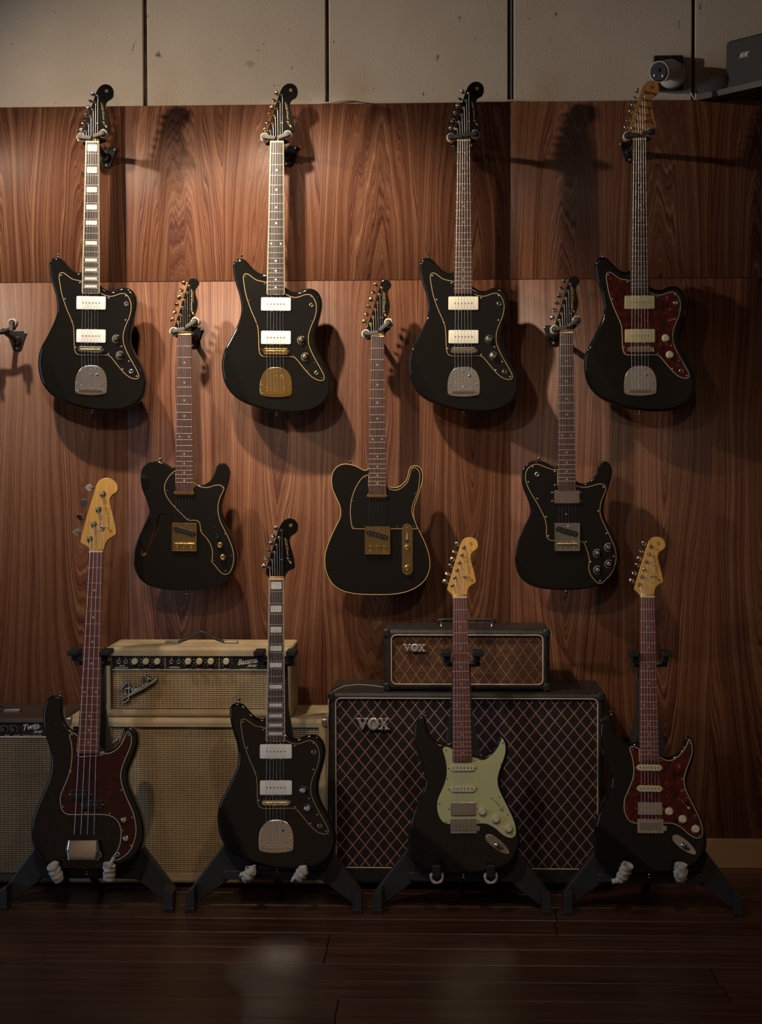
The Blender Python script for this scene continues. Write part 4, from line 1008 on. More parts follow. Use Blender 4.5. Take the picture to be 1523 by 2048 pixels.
    ob('switch_tip', cached('stp', lambda: B().lathe((q[0], -.005, q[1]), (0.1, -1, -.1), [(0, .002), (.005, .003), (.009, .0042), (.011, .003)], 10).mesh('switch_tip', 'aged_plastic')), t)
    q0, q1 = P(912, 1272), P(1040, 1352)
    jp = ob('jack_plate', cached(('jp', hw), lambda: slab('jack_plate', catmull([P(870, 1235), P(905, 1222), P(950, 1240), P(1010, 1285), P(1060, 1340), P(1083, 1385), P(1070, 1402), P(1020, 1390), P(950, 1350), P(900, 1310), P(868, 1270)], 4), -.002, -.0002, .0006, hw, K=2, rb=0)), t)
    qc = P(985, 1330); dd = (Vector(P(1050, 1370)) - Vector(P(930, 1290))).normalized()
    def mkd():
        b = B(); v = []; n_ = 20
        for k, (s_, y) in enumerate(((1.0, -.0022), (.86, -.0048), (.55, -.0072), (.2, -.008))):
            for j in range(n_):
                a_ = 2 * math.pi * j / n_; w = Vector(qc) + dd * (.0165 * s_ * math.cos(a_)) + Vector((-dd.y, dd.x)) * (.0082 * s_ * math.sin(a_)); v.append((w.x, y, w.y))
        b.add(v, [(k * n_ + j, (k + 1) * n_ + j, (k + 1) * n_ + (j + 1) % n_, k * n_ + (j + 1) % n_) for k in range(3) for j in range(n_)] + [tuple(range(3 * n_, 4 * n_))], 0, True)
        return b.mesh('jack_cup', 'chrome')
    ob('jack_cup', cached('jcup', mkd), jp); screws(jp, [P(884, 1250), P(1072, 1388)], -.002, 'screw_metal')
    strings(t, 'st', SP, SCALE, .0418, .0525, None, yb=-.0150)
    strap(t, P(318, 142), hw, 1); strap(t, P(668, 1586), hw, -1)
strat((919.2, 1195.6), (925.8, 1645), 'worn black double-cutaway guitar with pale mint green pickguard on a floor stand', dict(hw='dull_chrome', hb='dull_chrome', body='black_lacquer_worn', board='rosewood_red', head='maple', guard='mint_guard', edge='cream_edge', pickup='knob_cream'))
strat((1293.3, 1194.5), (1298.7, 1644.5), 'black double-cutaway guitar with red tortoiseshell pickguard and three cream knobs on a floor stand', dict(hw='chrome', hb='chrome', body='black_lacquer', board='rosewood_red', head='maple', guard='tortoise', edge='cream_edge', pickup='aged_plastic'))

# ---------------- wall hangers ----------------
def hanger(label, plate, pads, levers, extra=None):
    "plate: pixel of the lower screw on the wall; pads and levers in pixels at the yoke"
    pz = un(plate[0], plate[1], -0.03); Yk = -0.162
    L = [un(*p, Yk) for p in pads]; E_ = [un(*p, Yk - .012) for p in levers]
    t = thing('wall_hanger', label, 'guitar hanger', (pz.x, -0.02, pz.z + .022), group=None)
    o = Vector(t.location); q = lambda v: Vector(v) - o
    tri = prism_pts([(-.034, .034), (.034, .034), (.012, -.031), (-.012, -.031)], .012)
    pl = ob('wall_plate', cached('hplate', lambda: slab('wall_plate', tri, -.005, 0, .0015, 'hanger_black', K=2, rb=0)), t)
    ob('boss', cached('hboss', lambda: B().lathe((0, -.004, 0), (0, -1, 0), [(0, .017), (.012, .014), (.02, .010)], 16).mesh('boss', 'hanger_black')), t)
    for (x, z) in ((-.028, .027), (.028, .027), (0, -.022)): ob('screw', screw_mesh('screw_metal', .0038), pl, (x, -.005, z))
    m = (L[0] + L[1]) / 2; m.z -= .014; m.y = -.125
    ob('arm', B().tube([(0, -.01, 0), q((o.x * .5 + m.x * .5, -.07, o.z * .5 + m.z * .5)), q(m)], .0085, 10).mesh('arm', 'hanger_black'), t)
    yk = []
    for p in (L[0], None, L[1]):
        yk.append(q((p.x, -.124, p.z - .006)) if p is not None else q(m))
    pts = catmull([(v.x, v.z) for v in yk], 5, closed=False)
    ob('yoke', B().tube([(x, -.104 + (0), z - .004) for x, z in pts], .0075, 8).mesh('yoke', 'hanger_black'), t)
    for i in range(2):
        c = q(L[i]); 
        pad = B(); n_ = 18; prof = [(-.028, .011), (-.026, .0135), (-.012, .0142), (-.002, .0140), (.001, .012)]
        pad.lathe((c.x, c.y, c.z), (0, -1, 0), prof, n_)
        pm = pad.mesh('foam_pad', 'foam_white')
        for v in pm.vertices:
            d = noise.noise(Vector(v.co) * 160 + Vector((i * 3, 0, plate[0]))) * .0022; w = Vector(v.co) - c; w.y = 0
            if w.length > 1e-5: v.co = Vector(v.co) + w.normalized() * d
        ob('foam_pad', pm, t)
        ob('pad_cap', B().lathe((c.x, c.y - .001, c.z), (0, -1, 0), [(0, .0100), (.004, .0100), (.005, .009)], 18).mesh('pad_cap', 'hanger_black'), t)
        e = q(E_[i])
        lv = ob('gate_lever', slab('gate_lever', capsule((c.x, c.z), (e.x, e.z), .0060), c.y - .0125, c.y - .0055, .0018, 'hanger_lever', K=2), t)
        ob('pivot', B().lathe((c.x, c.y - .0125, c.z), (0, -1, 0), [(0, .0022), (.0006, .002)], 8).mesh('pivot', 'rubber'), lv)
    return t
GH = 'hangers on the wood wall'
hanger('black wall hanger holding the guitar with block inlays, left of the gold one', (212, 330), [(161.3, 274.5), (206, 267.6)], [(179, 275), (188.5, 271)])
hanger('black wall hanger holding the offset guitar with gold hardware', (572.6, 327), [(528.9, 274.5), (575, 269.6)], [(547, 275), (557, 274.5)])
hanger('black wall hanger holding the offset guitar with plain unbound fretboard', (924.5, 322), [(901.7, 274.5), (950.5, 268)], [(922, 272), (929.5, 270)])
hanger('black wall hanger holding the tortoiseshell guitar with natural wood headstock', (1259, 319), [(1254.5, 271.6), (1301.4, 264)], [(1274, 269), (1286, 267)])
hanger('black wall hanger with tilted levers, above the guitar with the slanted sound hole', (385, 690), [(347.3, 663), (389.7, 643.4)], [(366, 658), (373.5, 652.7)])
hanger('black wall hanger holding the cream-bound guitar with gold control plate', (752, 685), [(731.7, 667.8), (776.5, 646)], [(753.5, 665), (761, 658.4)])
hanger('black wall hanger with fluffy white padding holding the four-knob guitar', (1106.6, 686), [(1108.7, 659), (1152.8, 640.4)], [(1130, 654.8), (1138.5, 650.5)])
hanger('empty black wall hanger at the left edge, its yoke turned aside', (33, 696.5), [(-24, 655), (24, 646)], [(-24, 672), (22, 659)])

# ---------------- floor stands ----------------
Yp = -.492
def build_stand(label):
    X0 = un(922.5, 1310, Yp).x
    t = thing('guitar_stand', label, 'guitar stand', (X0, -.50, 0), group=None)
    q = lambda px, py, Y: un(px, py, Y) - Vector((X0, -.50, 0))
    for px in (890.5, 955):
        c = q(px, 1305.5, Yp - .01); s = -1 if px < 900 else 1
        b = B(); b.box(tuple(c), (.029, .075, .015), 0, bev=.004)
        c2 = q(px - s * 3, 1316, Yp); b.box(tuple(c2), (.021, .06, .015), 0, bev=.005)
        ob('neck_pad', b.mesh('neck_pad', 'rubber'), t)
    b = B(); zc = q(922.5, 1322, Yp + .05).z; y_ = Yp + .50 + .055
    b.tube([(-.047, y_ - .04, zc - .004), (-.043, y_ - .01, zc - .007), (-.02, y_, zc - .010), (.02, y_, zc - .010), (.043, y_ - .01, zc - .007), (.047, y_ - .04, zc - .004)], .0085, 8)
    ob('neck_cradle', b.mesh('neck_cradle', 'stand_metal'), t)
    zt, zm, zb0 = zc - .012, q(922.5, 1500, -.47).z, q(922.5, 1752, -.53).z
    yt, ym, yb_ = y_ + .004, .035, -.035
    v = []
    for (z, y, w) in ((zt, yt, .026), (q(922.5, 1420, -.45).z, (yt + ym) / 2, .030), (zm, ym, .052), (zb0, yb_, .072)):
        v += [(-w, y, z), (w, y, z), (w, y + .022, z), (-w, y + .022, z)]
    f = [(k * 4 + j, k * 4 + (j + 1) % 4, (k + 1) * 4 + (j + 1) % 4, (k + 1) * 4 + j) for k in range(3) for j in range(4)] + [(0, 3, 2, 1), (12, 13, 14, 15)]
    ob('upright', mesh('upright', v, [k[::-1] for k in f], 'stand_metal'), t)
    cz = q(922.5, 1753, -.55).z; hw = .150
    ob('crossbar', B().box((0, -.04, cz), (2 * hw, .034, .026), bev=.004).mesh('crossbar', 'stand_metal'), t)
    Yf = floorY(1132, 1831) + .012
    S4 = un(1297.5, 1310, Yp).x
    print('foot Y', Yf)
    leg = [un(px, py, -.535) - Vector((S4, 0, 0)) for px, py in ((1236, 1640), (1126, 1783), (1126, 1826), (1143, 1824), (1206, 1763), (1246, 1763), (1262, 1660))]
    for s in (-1, 1):
        o_ = [(-s * p.x if s > 0 else p.x, max(p.z, .012)) for p in leg]
        ob('leg', slab('leg', prism_pts(o_, .006), -.045, -.012, .003, 'stand_metal', K=2), t)
        fx = abs((un(1126, 1783, Yf).x + un(1143, 1783, Yf).x) / 2 - S4); zt_ = un(1126, 1783, Yf).z
        fo = [(-.0125, .010), (.0125, .010), (.0125, zt_ + .004), (-.0125, zt_ - .012)] if s > 0 else [(-.0125, .010), (.0125, .010), (.0125, zt_ - .012), (-.0125, zt_ + .004)]
        fo = [(-a, b_) for a, b_ in fo][::-1]
        ft = ob('leg_end', slab('leg_end', prism_pts([(a + s * fx, b_) for a, b_ in fo], .002), Yf + .50 - .010, -.044, .0015, 'stand_metal', K=2), t)
        ob('rubber_foot', B().box((s * fx, Yf + .50 + .006, .006), (.029, .040, .012), bev=.003).mesh('rubber_foot', 'rubber'), t)
    ob('rear_leg', B().tube([(0, -.02, cz - .01), (0, .05, cz - .05), (0, .13, .012)], .011, 8).mesh('rear_leg', 'stand_metal'), t)
    return t, X0, cz
stands = []
st0, SX0, scz = build_stand('black floor stand with bare black arm tips, before the black diamond-grille cabinet')
def copy_tree(o, loc, label):
    c = o.copy(); COL.objects.link(c); c.location = loc; c['label'] = label
    for ch in o.children:
        d = ch.copy(); COL.objects.link(d); d.parent = c
        for g2 in ch.children: e = g2.copy(); COL.objects.link(e); e.parent = d
    return c
stand_list = [(st0, 922.5)]
for px, lab in ((182.5, 'black floor stand holding the bass, its arms wrapped in white cloth'), (552, 'black floor stand with knotted cloth on its arms, holding the offset guitar with block inlays'), (1297.5, 'black floor stand with a rolled cloth bandage on one arm, under the tortoiseshell double-cutaway guitar')):
    stand_list.append((copy_tree(st0, (un(px, 1310, Yp).x, -.50, 0), lab), px))
def arm_and_wrap(t, px, kind, seed):
    base = Vector(t.location); ya = -.645
    c = un(px, 1752, ya) - base; top = un(px, 1733, ya) - base
    ob('support_arm', B().tube([(c.x, -.04, scz), (c.x, -.10, c.z - .008), (c.x, ya + .50 + .006, c.z - .007), (c.x, ya + .50, c.z + .004), (c.x, ya + .50 - .004, top.z)], .0095, 10).mesh('support_arm', 'rubber'), t)
    if kind == 'ring':
        b = B(); b.box((c.x, ya + .494, (c.z + top.z) / 2 + .002), (.023, .016, .034), 0, bev=.005)
        ob('arm_tip', b.mesh('arm_tip', 'rubber'), t)
        pts = [(c.x + .0165 * math.sin(a), ya + .498, c.z - .002 - .0175 * math.cos(a)) for a in [R_(-125 + 25 * k) for k in range(11)]]
        me = B().tube(pts, [.0042 + .001 * math.sin(k * 2.1) for k in range(11)], 8).mesh('cloth_wrap', 'cloth')
    else:
        n_ = 22; m_ = 16; v = []; tilt = {'wrap': -.45, 'flag': .1, 'knot': .7, 'roll': 0.0, 'tail': .5}[kind]
        L_ = .052; ax = Vector((math.sin(tilt) * .75, -.22, math.cos(tilt))).normalized(); u = ax.orthogonal().normalized(); w = ax.cross(u)
        cc = Vector((c.x, ya + .496, (c.z + top.z) / 2 - .003))
        closed = kind in ('knot', 'roll')
        for i in range(m_):
            h = i / (m_ - 1.0); r = .0170 + .0011 * math.sin(h * 21 + seed)
            if kind == 'roll': r = .0195 * (1 - .25 * abs(h - .5))
            if kind == 'knot' and h > .6: r *= max(.10, 1 - ((h - .6) / .4) ** 1.6)
            if h < .15: r *= .75 + h * 1.6
            for j in range(n_):
                a = 2 * math.pi * j / n_; d = u * math.cos(a) + w * math.sin(a)
                p = cc + ax * (L_ * (h - .5)) + d * r
                v.append(p + d * (noise.noise(p * 130 + Vector((seed, 0, 0))) * .004) + ax * (.0022 * math.sin(a + seed)))
        f = [(i * n_ + j, i * n_ + (j + 1) % n_, (i + 1) * n_ + (j + 1) % n_, (i + 1) * n_ + j) for i in range(m_ - 1) for j in range(n_)]
        b = B().add(v, f, 0, True)
        if closed: b.add(v[-n_:], [tuple(range(n_))], 0, True)
        else:
            ring = v[-n_:]; ce = sum(ring, Vector()) / n_
            inn = [ce + (p - ce) * .62 for p in ring]; low = [p - ax * .012 for p in inn]
            b.add(ring + inn + low, [(j, (j + 1) % n_, n_ + (j + 1) % n_, n_ + j) for j in range(n_)] + [(n_ + j, n_ + (j + 1) % n_, 2 * n_ + (j + 1) % n_, 2 * n_ + j) for j in range(n_)], 0, True)
            b.add(low, [tuple(range(n_))], 1)
        if kind in ('flag', 'knot', 'tail'):
            if kind == 'flag': pts = [cc + ax * .02, cc + Vector((.010, -.006, .036)), cc + Vector((.018, -.006, .047))]; rr = [.006, .005, .002]
            elif kind == 'knot': pts = [cc + Vector((-.010, -.004, -.006)), cc + Vector((-.024, -.004, -.004 if seed < 3 else -.016)), cc + Vector((-.030, -.004, -.010 if seed < 3 else -.026))]; rr = [.008, .0065, .002]
            else: pts = [cc + Vector((-.008, 0, -.012)), cc + Vector((-.020, 0, -.024)), cc + Vector((-.034, 0, -.026))]; rr = [.010, .009, .008]
            b.tube(pts, rr, 8)
        if kind == 'roll':
            for k in range(4): b.tube([cc + Vector((.0045 * k * math.cos(a), -.017, .0045 * k * math.sin(a))) for a in [2 * math.pi * j / 14 for j in range(15)]], .0012, 4)
        me = b.mesh('cloth_wrap', ['cloth', 'rubber'])
    ob('cloth_wrap', me, t)
for (t_, c0), ks in zip(stand_list, (('ring', 'ring'), ('wrap', 'flag'), ('knot', 'knot'), ('tail', 'roll'))):
    ps = {922.5: (873, 981), 182.5: (112, 219), 552: (500, 604), 1297.5: (1247, 1360)}[c0]
    for i in range(2): arm_and_wrap(t_, ps[i], ks[i], i * 4 + 1.3)

# ---------------- amplifiers ----------------
class Amp:
    def __init__(s, name, label, cat, x0, x1, y0, y1, Yf, Yb, m, rad=.012, zbot=None):
        a, b = un(x0, y1, Yf), un(x1, y0, Yf)
        if zbot is not None: a.z = zbot
        s.o = Vector(((a.x + b.x) / 2, Yf, a.z)); s.t = thing(name, label, cat, s.o)
        s.w, s.h, s.Y, s.d = b.x - a.x, b.z - a.z, Yf, Yb - Yf; s.m = m; s.rad = rad
    def q(s, px, py, dy=0): p = un(px, py, s.Y + dy) - s.o; return (p.x, p.z)
    def shell(s, x0, x1, y0, y1, r=0.0, dep=.016):
        a, b = s.q(x0, y1), s.q(x1, y0); hole = rect_outline(a[0], b[0], a[1], b[1])
        if r: hole = prism_pts(hole, r, 6)
        out = prism_pts(rect_outline(-s.w / 2, s.w / 2, 0, s.h), s.rad * .8, 4)
        ob('cabinet_body', slab('cabinet_body', out, 0, s.d, s.rad, s.m, K=4, holes=[hole], hdepth=dep, inner=0), s.t); return hole
    def panel(s, name, x0, x1, y0, y1, y, m, r=0, th=.003):
        a, b = s.q(x0, y1), s.q(x1, y0); o_ = rect_outline(a[0], b[0], a[1], b[1])
        if r: o_ = prism_pts(o_, r, 6)
        return ob(name, slab(name, o_, y, y + th, .0006, m, K=1, rb=0), s.t)
fr_px = lambda Y: 0
# cream cabinet and head
cab = Amp('speaker_cabinet', 'cream speaker cabinet with woven tan grille, behind the bass and the guitar beside it', 'speaker cabinet', 134, 654.8, 1438.5, 1757, -.335, -.03, 'cream_tolex', .014, .012)
cab.shell(149, 637, 1455, 1745)
cab.panel('grille_cloth', 150, 636, 1456, 1744, .010, 'cream_weave')
for px in (140, 650):
    c = cab.q(px, 1446); s = 1 if px > 400 else -1
    ob('metal_corner', B().box((s * (cab.w / 2 - .009), .016, cab.h - .012), (.022, .036, .027), bev=.008).mesh('metal_corner', 'silver_corner'), cab.t)
    ob('rubber_foot', B().lathe((s * (cab.w / 2 - .05), .05, -.012), (0, 0, 1), [(0, .014), (.0135, .016)], 12).mesh('rubber_foot', 'rubber'), cab.t)
    ob('rubber_foot', B().lathe((s * (cab.w / 2 - .05), .25, -.012), (0, 0, 1), [(0, .014), (.0135, .016)], 12).mesh('rubber_foot', 'rubber'), cab.t)
FL = "690,650 668,655 666,642 682,620 712,588 745,572 754,590 752,640 750,700 745,768|712,640 742,634 775,628|782,655 805,648 812,636 804,625 788,636 782,655 790,670 806,668 822,650|822,652 834,628 832,662 850,630 860,626 860,652 872,650 882,636|902,605 886,604 872,622 870,640 880,646 893,630 900,600 903,502|897,620 898,640 908,640 918,625|916,606 934,598 938,586 930,576 918,588 913,604 920,618 934,612 948,598|947,606 953,570 956,534 948,518 952,508 962,512 960,528|956,550 966,532 980,526 988,536|1000,560 1050,527 1040,548 1000,578 900,640 760,710 692,742 682,792 748,758|760,700 830,662 1000,562"
def script_logo(amp, z, txt, dx=0, dy=0, sc=1.0, r0=.0022):
    y = -.004; back = B(); front = B()
    for st in txt.split('|'):
        pts = [w.split(',') for w in st.split()]
        P_ = [amp.q(z[0] + float(u) / z[2] * sc + dx, z[1] + float(v) / z[2] * sc + dy) for u, v in pts]
        P_ = catmull(P_, 4, closed=False) if len(P_) > 2 else P_
        back.tube([(a, y + .0035, b_) for a, b_ in P_], r0 * 1.9, 8); front.tube([(a, y, b_) for a, b_ in P_], r0 * .85, 6)
    lo = ob('script_logo', back.mesh('script_logo', 'dark_plastic'), amp.t); ob('raised_script', front.mesh('raised_script', 'badge_metal'), lo)
hd = Amp('amplifier_head', 'cream amplifier head with black control panel on top of the cream cabinet', 'amplifier', 212, 583, 1294.5, 1434, -.315, -.09, 'cream_tolex', .012)
hd.o.z = cab.o.z + cab.h + .001; hd.t.location = hd.o; hd.h = un(400, 1294.5, hd.Y).z - hd.o.z
hd.shell(221, 575, 1312.5, 1419, dep=.022)
hd.panel('grille_cloth', 222, 574, 1343, 1418, .012, 'cream_weave')
hd.panel('control_panel', 222, 574, 1314, 1340, .008, 'panel_black')
for (px, py) in ((398, 1340.5), (222.5, 1327), (329.2, 1327), (437.3, 1327)):
    a = hd.q(222, 1341) if py > 1330 else hd.q(px - .5, 1339.5); b_ = hd.q(574, 1340) if py > 1330 else hd.q(px + .5, 1315)
    ob('trim_line', slab('trim_line', rect_outline(a[0], b_[0], a[1], b_[1]), .0070, .008, .0001, 'print_white', K=1, rb=0, inner=0), hd.t)
for px in (269.8, 291.9, 314.5, 376.1, 398.6, 421.4, 452.3):
    c = hd.q(px, 1324); 
    k = ob('knob', cached('ampknob', lambda: B().lathe((0, 0, 0), (0, -1, 0), [(0, .0125), (.003, .0120), (.0045, .0102)], 20, 1).lathe((0, -.0045, .0), (0, -1, 0), [(0, .0100), (.014, .0092), (.015, .0080)], 20, 0).mesh('knob', ['knob_cream', 'panel_black'])), hd.t, (c[0], .008, c[1] + .002))
    r = random.uniform(-.6, .6)
    ob('pointer_line', cached(('ptr', round(r, 1)), lambda: B().box((0, 0, .004), (.0008, .0006, .008), 0, None).mesh('pointer_line', 'dark_plastic')), k, (0, -.0152, 0), (0, r * 2, 0))
    tk = B()
    for j in range(9):
        a_ = R_(-50 + 35 * j); tk.box((math.cos(a_) * .0165, .0076, math.sin(a_) * .0150 + .001), (.0018, .0006, .0024))
    o = ob('dial_marks', cached('dialm', lambda: tk.mesh('dial_marks', 'print_white')), hd.t, (c[0], 0, c[1]))
for px in (236.7, 250.7, 341.9, 356.6):
    c = hd.q(px, 1324.5); ob('input_jack', cached('injack', lambda: B().lathe((0, 0, 0), (0, -1, 0), [(0, .0072), (.003, .0068), (.0035, .0040), (.001, .0036)], 6 * 3, 0).lathe((0, -.0012, 0), (0, -1, 0), [(0, .0035), (.0003, .003)], 10, 1).mesh('input_jack', ['dull_chrome', 'dark_plastic'])), hd.t, (c[0], .008, c[1]))
def lab(amp, body, x0, x1, yb, hpx, m='print_white', y=.0066, shear=0, wt=.01, y2=None):
    a, b_ = amp.q(x0, yb), amp.q(x1, yb if y2 is None else y2); write('lettering', body, amp.t, a, b_, hpx / 670.0, y, m, shear, wt)
lab(hd, 'BASS', 238, 249, 1333.4, 2.6, wt=.02); lab(hd, 'INSTRUMENT', 229.5, 256, 1337.4, 2.6, wt=.02); lab(hd, 'NORMAL', 338, 359, 1337, 3.4, wt=.025)
for body, x in (('VOLUME', 270), ('TREBLE', 292), ('BASS', 315), ('VOLUME', 376.3), ('TREBLE', 398.7), ('BASS', 421.4), ('PRESENCE', 452.4)):
    w = 6.5 if body != 'BASS' else 4; lab(hd, body, x - w, x + w, 1339.2, 1.9, wt=.02)
for body, x in (('1', 237.6), ('2', 250.6), ('1', 342.4), ('2', 357)): lab(hd, body, x - .8, x + .8, 1318, 2.4)
lab(hd, 'Bassman', 475, 520, 1331, 11, shear=.45, wt=.02, y2=1325); lab(hd, 'Amp', 493, 513, 1337, 7.5, shear=.45, wt=.02, y2=1335)
lab(hd, 'FENDER ELECT. INST. CO.', 480, 514, 1339.4, 1.6)
script_logo(hd, (120, 1260, 5.439), FL)
script_logo(cab, (120, 1260, 5.439), FL, -78, 120)
a, b_ = hd.q(344, 1291.5), hd.q(443, 1290); hz = hd.h
pk_ = [(a[0], .10, hz + .004), (a[0] + .03, .10, hz + .014), (a[0] + .055, .10, hz + .027), ((a[0] + b_[0]) / 2, .10, hz + .036), (b_[0] - .055, .10, hz + .028), (b_[0] - .03, .10, hz + .014), (b_[0], .10, hz + .004)]
hl_ = B(); xs = catmull([(p[0], p[2]) for p in pk_], 4, closed=False)
hl_.tube([(x, .10, z) for x, z in xs], .0042, 8)
hs = ob('handle', hl_.mesh('handle', 'rubber'), hd.t)
for x in (a[0] - .016, b_[0] + .016): ob('handle_clip', B().box((x, .10, hz + .003), (.042, .024, .010), bev=.003).mesh('handle_clip', 'silver_corner'), hd.t)
# dark combo amplifier on the left
tw = Amp('combo_amplifier', 'dark brown combo amplifier with tan woven grille at the left edge, behind the bass', 'amplifier', -262, 130, 1436, 1757, -.345, -.06, 'brown_tolex', .012, .012)
tw.shell(-250, 120, 1446, 1747, dep=.022)
tw.panel('control_panel', -249, 119, 1448, 1473, .008, 'panel_black'); tw.panel('grille_cloth', -249, 119, 1476, 1746, .011, 'tan_weave')
a, b_ = tw.q(-249, 1475), tw.q(119, 1473.8); ob('trim_line', slab('trim_line', rect_outline(a[0], b_[0], a[1], b_[1]), .0070, .009, .0001, 'print_white', K=1, rb=0, inner=0), tw.t)
for px in [-230 + 19.6 * k for k in range(14)]:
    if px > 40: continue
    c = tw.q(px + 1.5, 1459); k = ob('knob', cached('twk', lambda: B().lathe((0, 0, 0), (0, -1, 0), [(0, .0125), (.002, .0122), (.004, .009), (.013, .0075), (.015, .0068)], 20, 0).lathe((0, -.0148, 0), (0, -1, 0), [(0, .006), (.001, .0055)], 14, 1).mesh('knob', ['dark_plastic', 'chrome'])), tw.t, (c[0], .008, c[1]))
    tk = B()
    for j in range(10): a_ = R_(-60 + 32 * j); tk.box((math.cos(a_) * .0118, -.0030, math.sin(a_) * .0118), (.0018, .0006, .0022), 0, None)
    ob('dial_marks', cached('twm', lambda: tk.mesh('dial_marks', 'print_white')), k)
lab(tw, 'Twin', 46, 78, 1462, 12, shear=.5, wt=.022, y2=1456); lab(tw, 'Amp', 65, 84, 1469, 7, shear=.5, wt=.022, y2=1467)
ob('swash', B().tube([(*tw.q(66, 1460)[:1], .006, tw.q(66, 1460)[1]), (tw.q(76, 1457)[0], .006, tw.q(76, 1457)[1]), (tw.q(80, 1453)[0], .006, tw.q(80, 1453)[1]), (tw.q(76, 1452)[0], .006, tw.q(76, 1452)[1])], .0012, 5).mesh('swash', 'print_white'), tw.t)
lab(tw, 'REVERB', 7, 17, 1472.4, 1.8); lab(tw, 'PRESENCE', 25, 39, 1472.4, 1.8); lab(tw, 'PROFESSIONAL TUBE AMPLIFIER', 45, 82, 1472.4, 1.8)
ob('handle_clip', B().box((tw.q(5, 1430)[0], .12, tw.h + .004), (.05, .026, .010), bev=.003).mesh('handle_clip', 'silver_corner'), tw.t)
ob('handle', B().tube([(tw.q(-105, 1430)[0], .12, tw.h + .006), (tw.q(-85, 1430)[0], .12, tw.h + .02), (tw.q(-50, 1430)[0], .12, tw.h + .03), (tw.q(-15, 1430)[0], .12, tw.h + .02), (tw.q(-2, 1430)[0], .12, tw.h + .007)], .005, 8).mesh('handle', 'rubber'), tw.t)
# black diamond-cloth cabinet and head
VX = {'V': [[(0, 1), (.42, 1), (.42, .88), (.35, .88), (.555, .36), (.72, .88), (.62, .88), (.62, 1), (1, 1), (1, .88), (.9, .88), (.57, 0), (.41, 0), (.1, .88), (0, .88)]],
      'X': [[(0, 1), (.44, 1), (.44, .88), (.38, .88), (.5, .68), (.64, .88), (.56, .88), (.56, 1), (.98, 1), (.98, .88), (.86, .88), (.60, .54), (.88, .12), (1, .12), (1, 0), (.54, 0), (.54, .12), (.62, .12), (.48, .36), (.32, .12), (.42, .12), (.42, 0), (0, 0), (0, .12), (.1, .12), (.38, .50), (.12, .88), (0, .88)]]}
def vox_logo(amp, x0, x1, y0, y1, m):
    a, b_ = amp.q(x0, y1), amp.q(x1, y0); w = b_[0] - a[0]; h = b_[1] - a[1]
    sp = (('V', 0, .37), ('O', .34, .35), ('X', .66, .34))
    root = ob('logo_bar', B().box(((a[0] + b_[0]) / 2, .004, (a[1] + b_[1]) / 2), (w * .8, .003, h * .10)).mesh('logo_bar', m), amp.t)
    for ch, o_, ww in sp:
        if ch == 'O':
            e = ellipse((a[0] + w * (o_ + ww / 2), a[1] + h / 2), w * ww / 2, h * .53, 30); hole = ellipse((a[0] + w * (o_ + ww / 2), a[1] + h / 2), w * ww * .23, h * .36, 24)
            me = slab('letter', e, -.005, .001, .0006, m, K=1, holes=[hole], hdepth=.0055, hmat=0, inner=0, hfloor=False, rb=0)
        else:
            me = slab('letter', [(a[0] + w * (o_ + ww * u), a[1] + h * v) for u, v in VX[ch][0]], -.005, .001, .0004, m, K=1, rb=0, inner=0)
        ob('letter', me, root)
vc = Amp('speaker_cabinet', 'large black speaker cabinet with red and white diamond grille, behind the mint guitar', 'speaker cabinet', 657.5, 1208.5, 1387, 1755, -.345, -.035, 'black_tolex', .013, .018)
vh_ = vc.shell(672, 1195, 1398, 1735, r=.018, dep=.014)
def piping(amp, hole, y=-.0005, r=.0018): ob('piping', B().tube([(x, y, z) for x, z in hole + hole[:1]], r, 6, cap=False).mesh('piping', 'piping'), amp.t)
piping(vc, vh_, .001, .0022)
vc.panel('grille_cloth', 673, 1194, 1399, 1734, .010, 'black_diamond', r=.017)
vox_logo(vc, 712, 779, 1436, 1459, 'badge_metal')
vh = Amp('amplifier_head', 'black amplifier head with brown diamond grille on top of the black cabinet', 'amplifier', 767.5, 1099, 1259, 1384, -.315, -.09, 'black_tolex', .014)
vh.o.z = vc.o.z + vc.h + .001; vh.t.location = vh.o; vh.h = un(930, 1259, vh.Y).z - vh.o.z
h_ = vh.shell(782.5, 1085.5, 1270.5, 1368.5, r=.017, dep=.014); piping(vh, h_, .001, .0021)
vh.panel('grille_cloth', 783, 1085, 1271, 1368, .010, 'brown_diamond', r=.016)
vox_logo(vh, 805.5, 851, 1288, 1303, 'badge_metal')
for amp in (vc, vh):
    for sx in (-1, 1):
        for zz in ((.012, amp.h - .012)):
            ob('corner_cap', B().box((sx * (amp.w / 2 - .009), .014, zz), (.021, .034, .027), bev=.009).mesh('corner_cap', 'rubber'), amp.t)
for sx in (-1, 1):
    for y_ in (.05, .26): ob('rubber_foot', B().lathe((sx * (vc.w / 2 - .06), y_, -.018), (0, 0, 1), [(0, .016), (.0195, .018)], 12).mesh('rubber_foot', 'rubber'), vc.t)
a, b_ = vh.q(882, 1250)[0], vh.q(985, 1250)[0]; hz = vh.h
ob('handle', B().tube([(a - .012, .12, hz + .006), (a - .008, .12, hz + .016), (a + .01, .12, hz + .018), (b_ - .01, .12, hz + .018), (b_ + .008, .12, hz + .016), (b_ + .012, .12, hz + .006)], [.003, .0055, .0045, .0045, .0055, .003], 8).mesh('handle', 'rubber'), vh.t)
for x in (a, b_): ob('handle_post', B().lathe((x, .114, hz - .001), (0, 0, 1), [(0, .006), (.003, .004), (.012, .0035), (.014, .005)], 10).mesh('handle_post', 'dull_chrome'), vh.t)
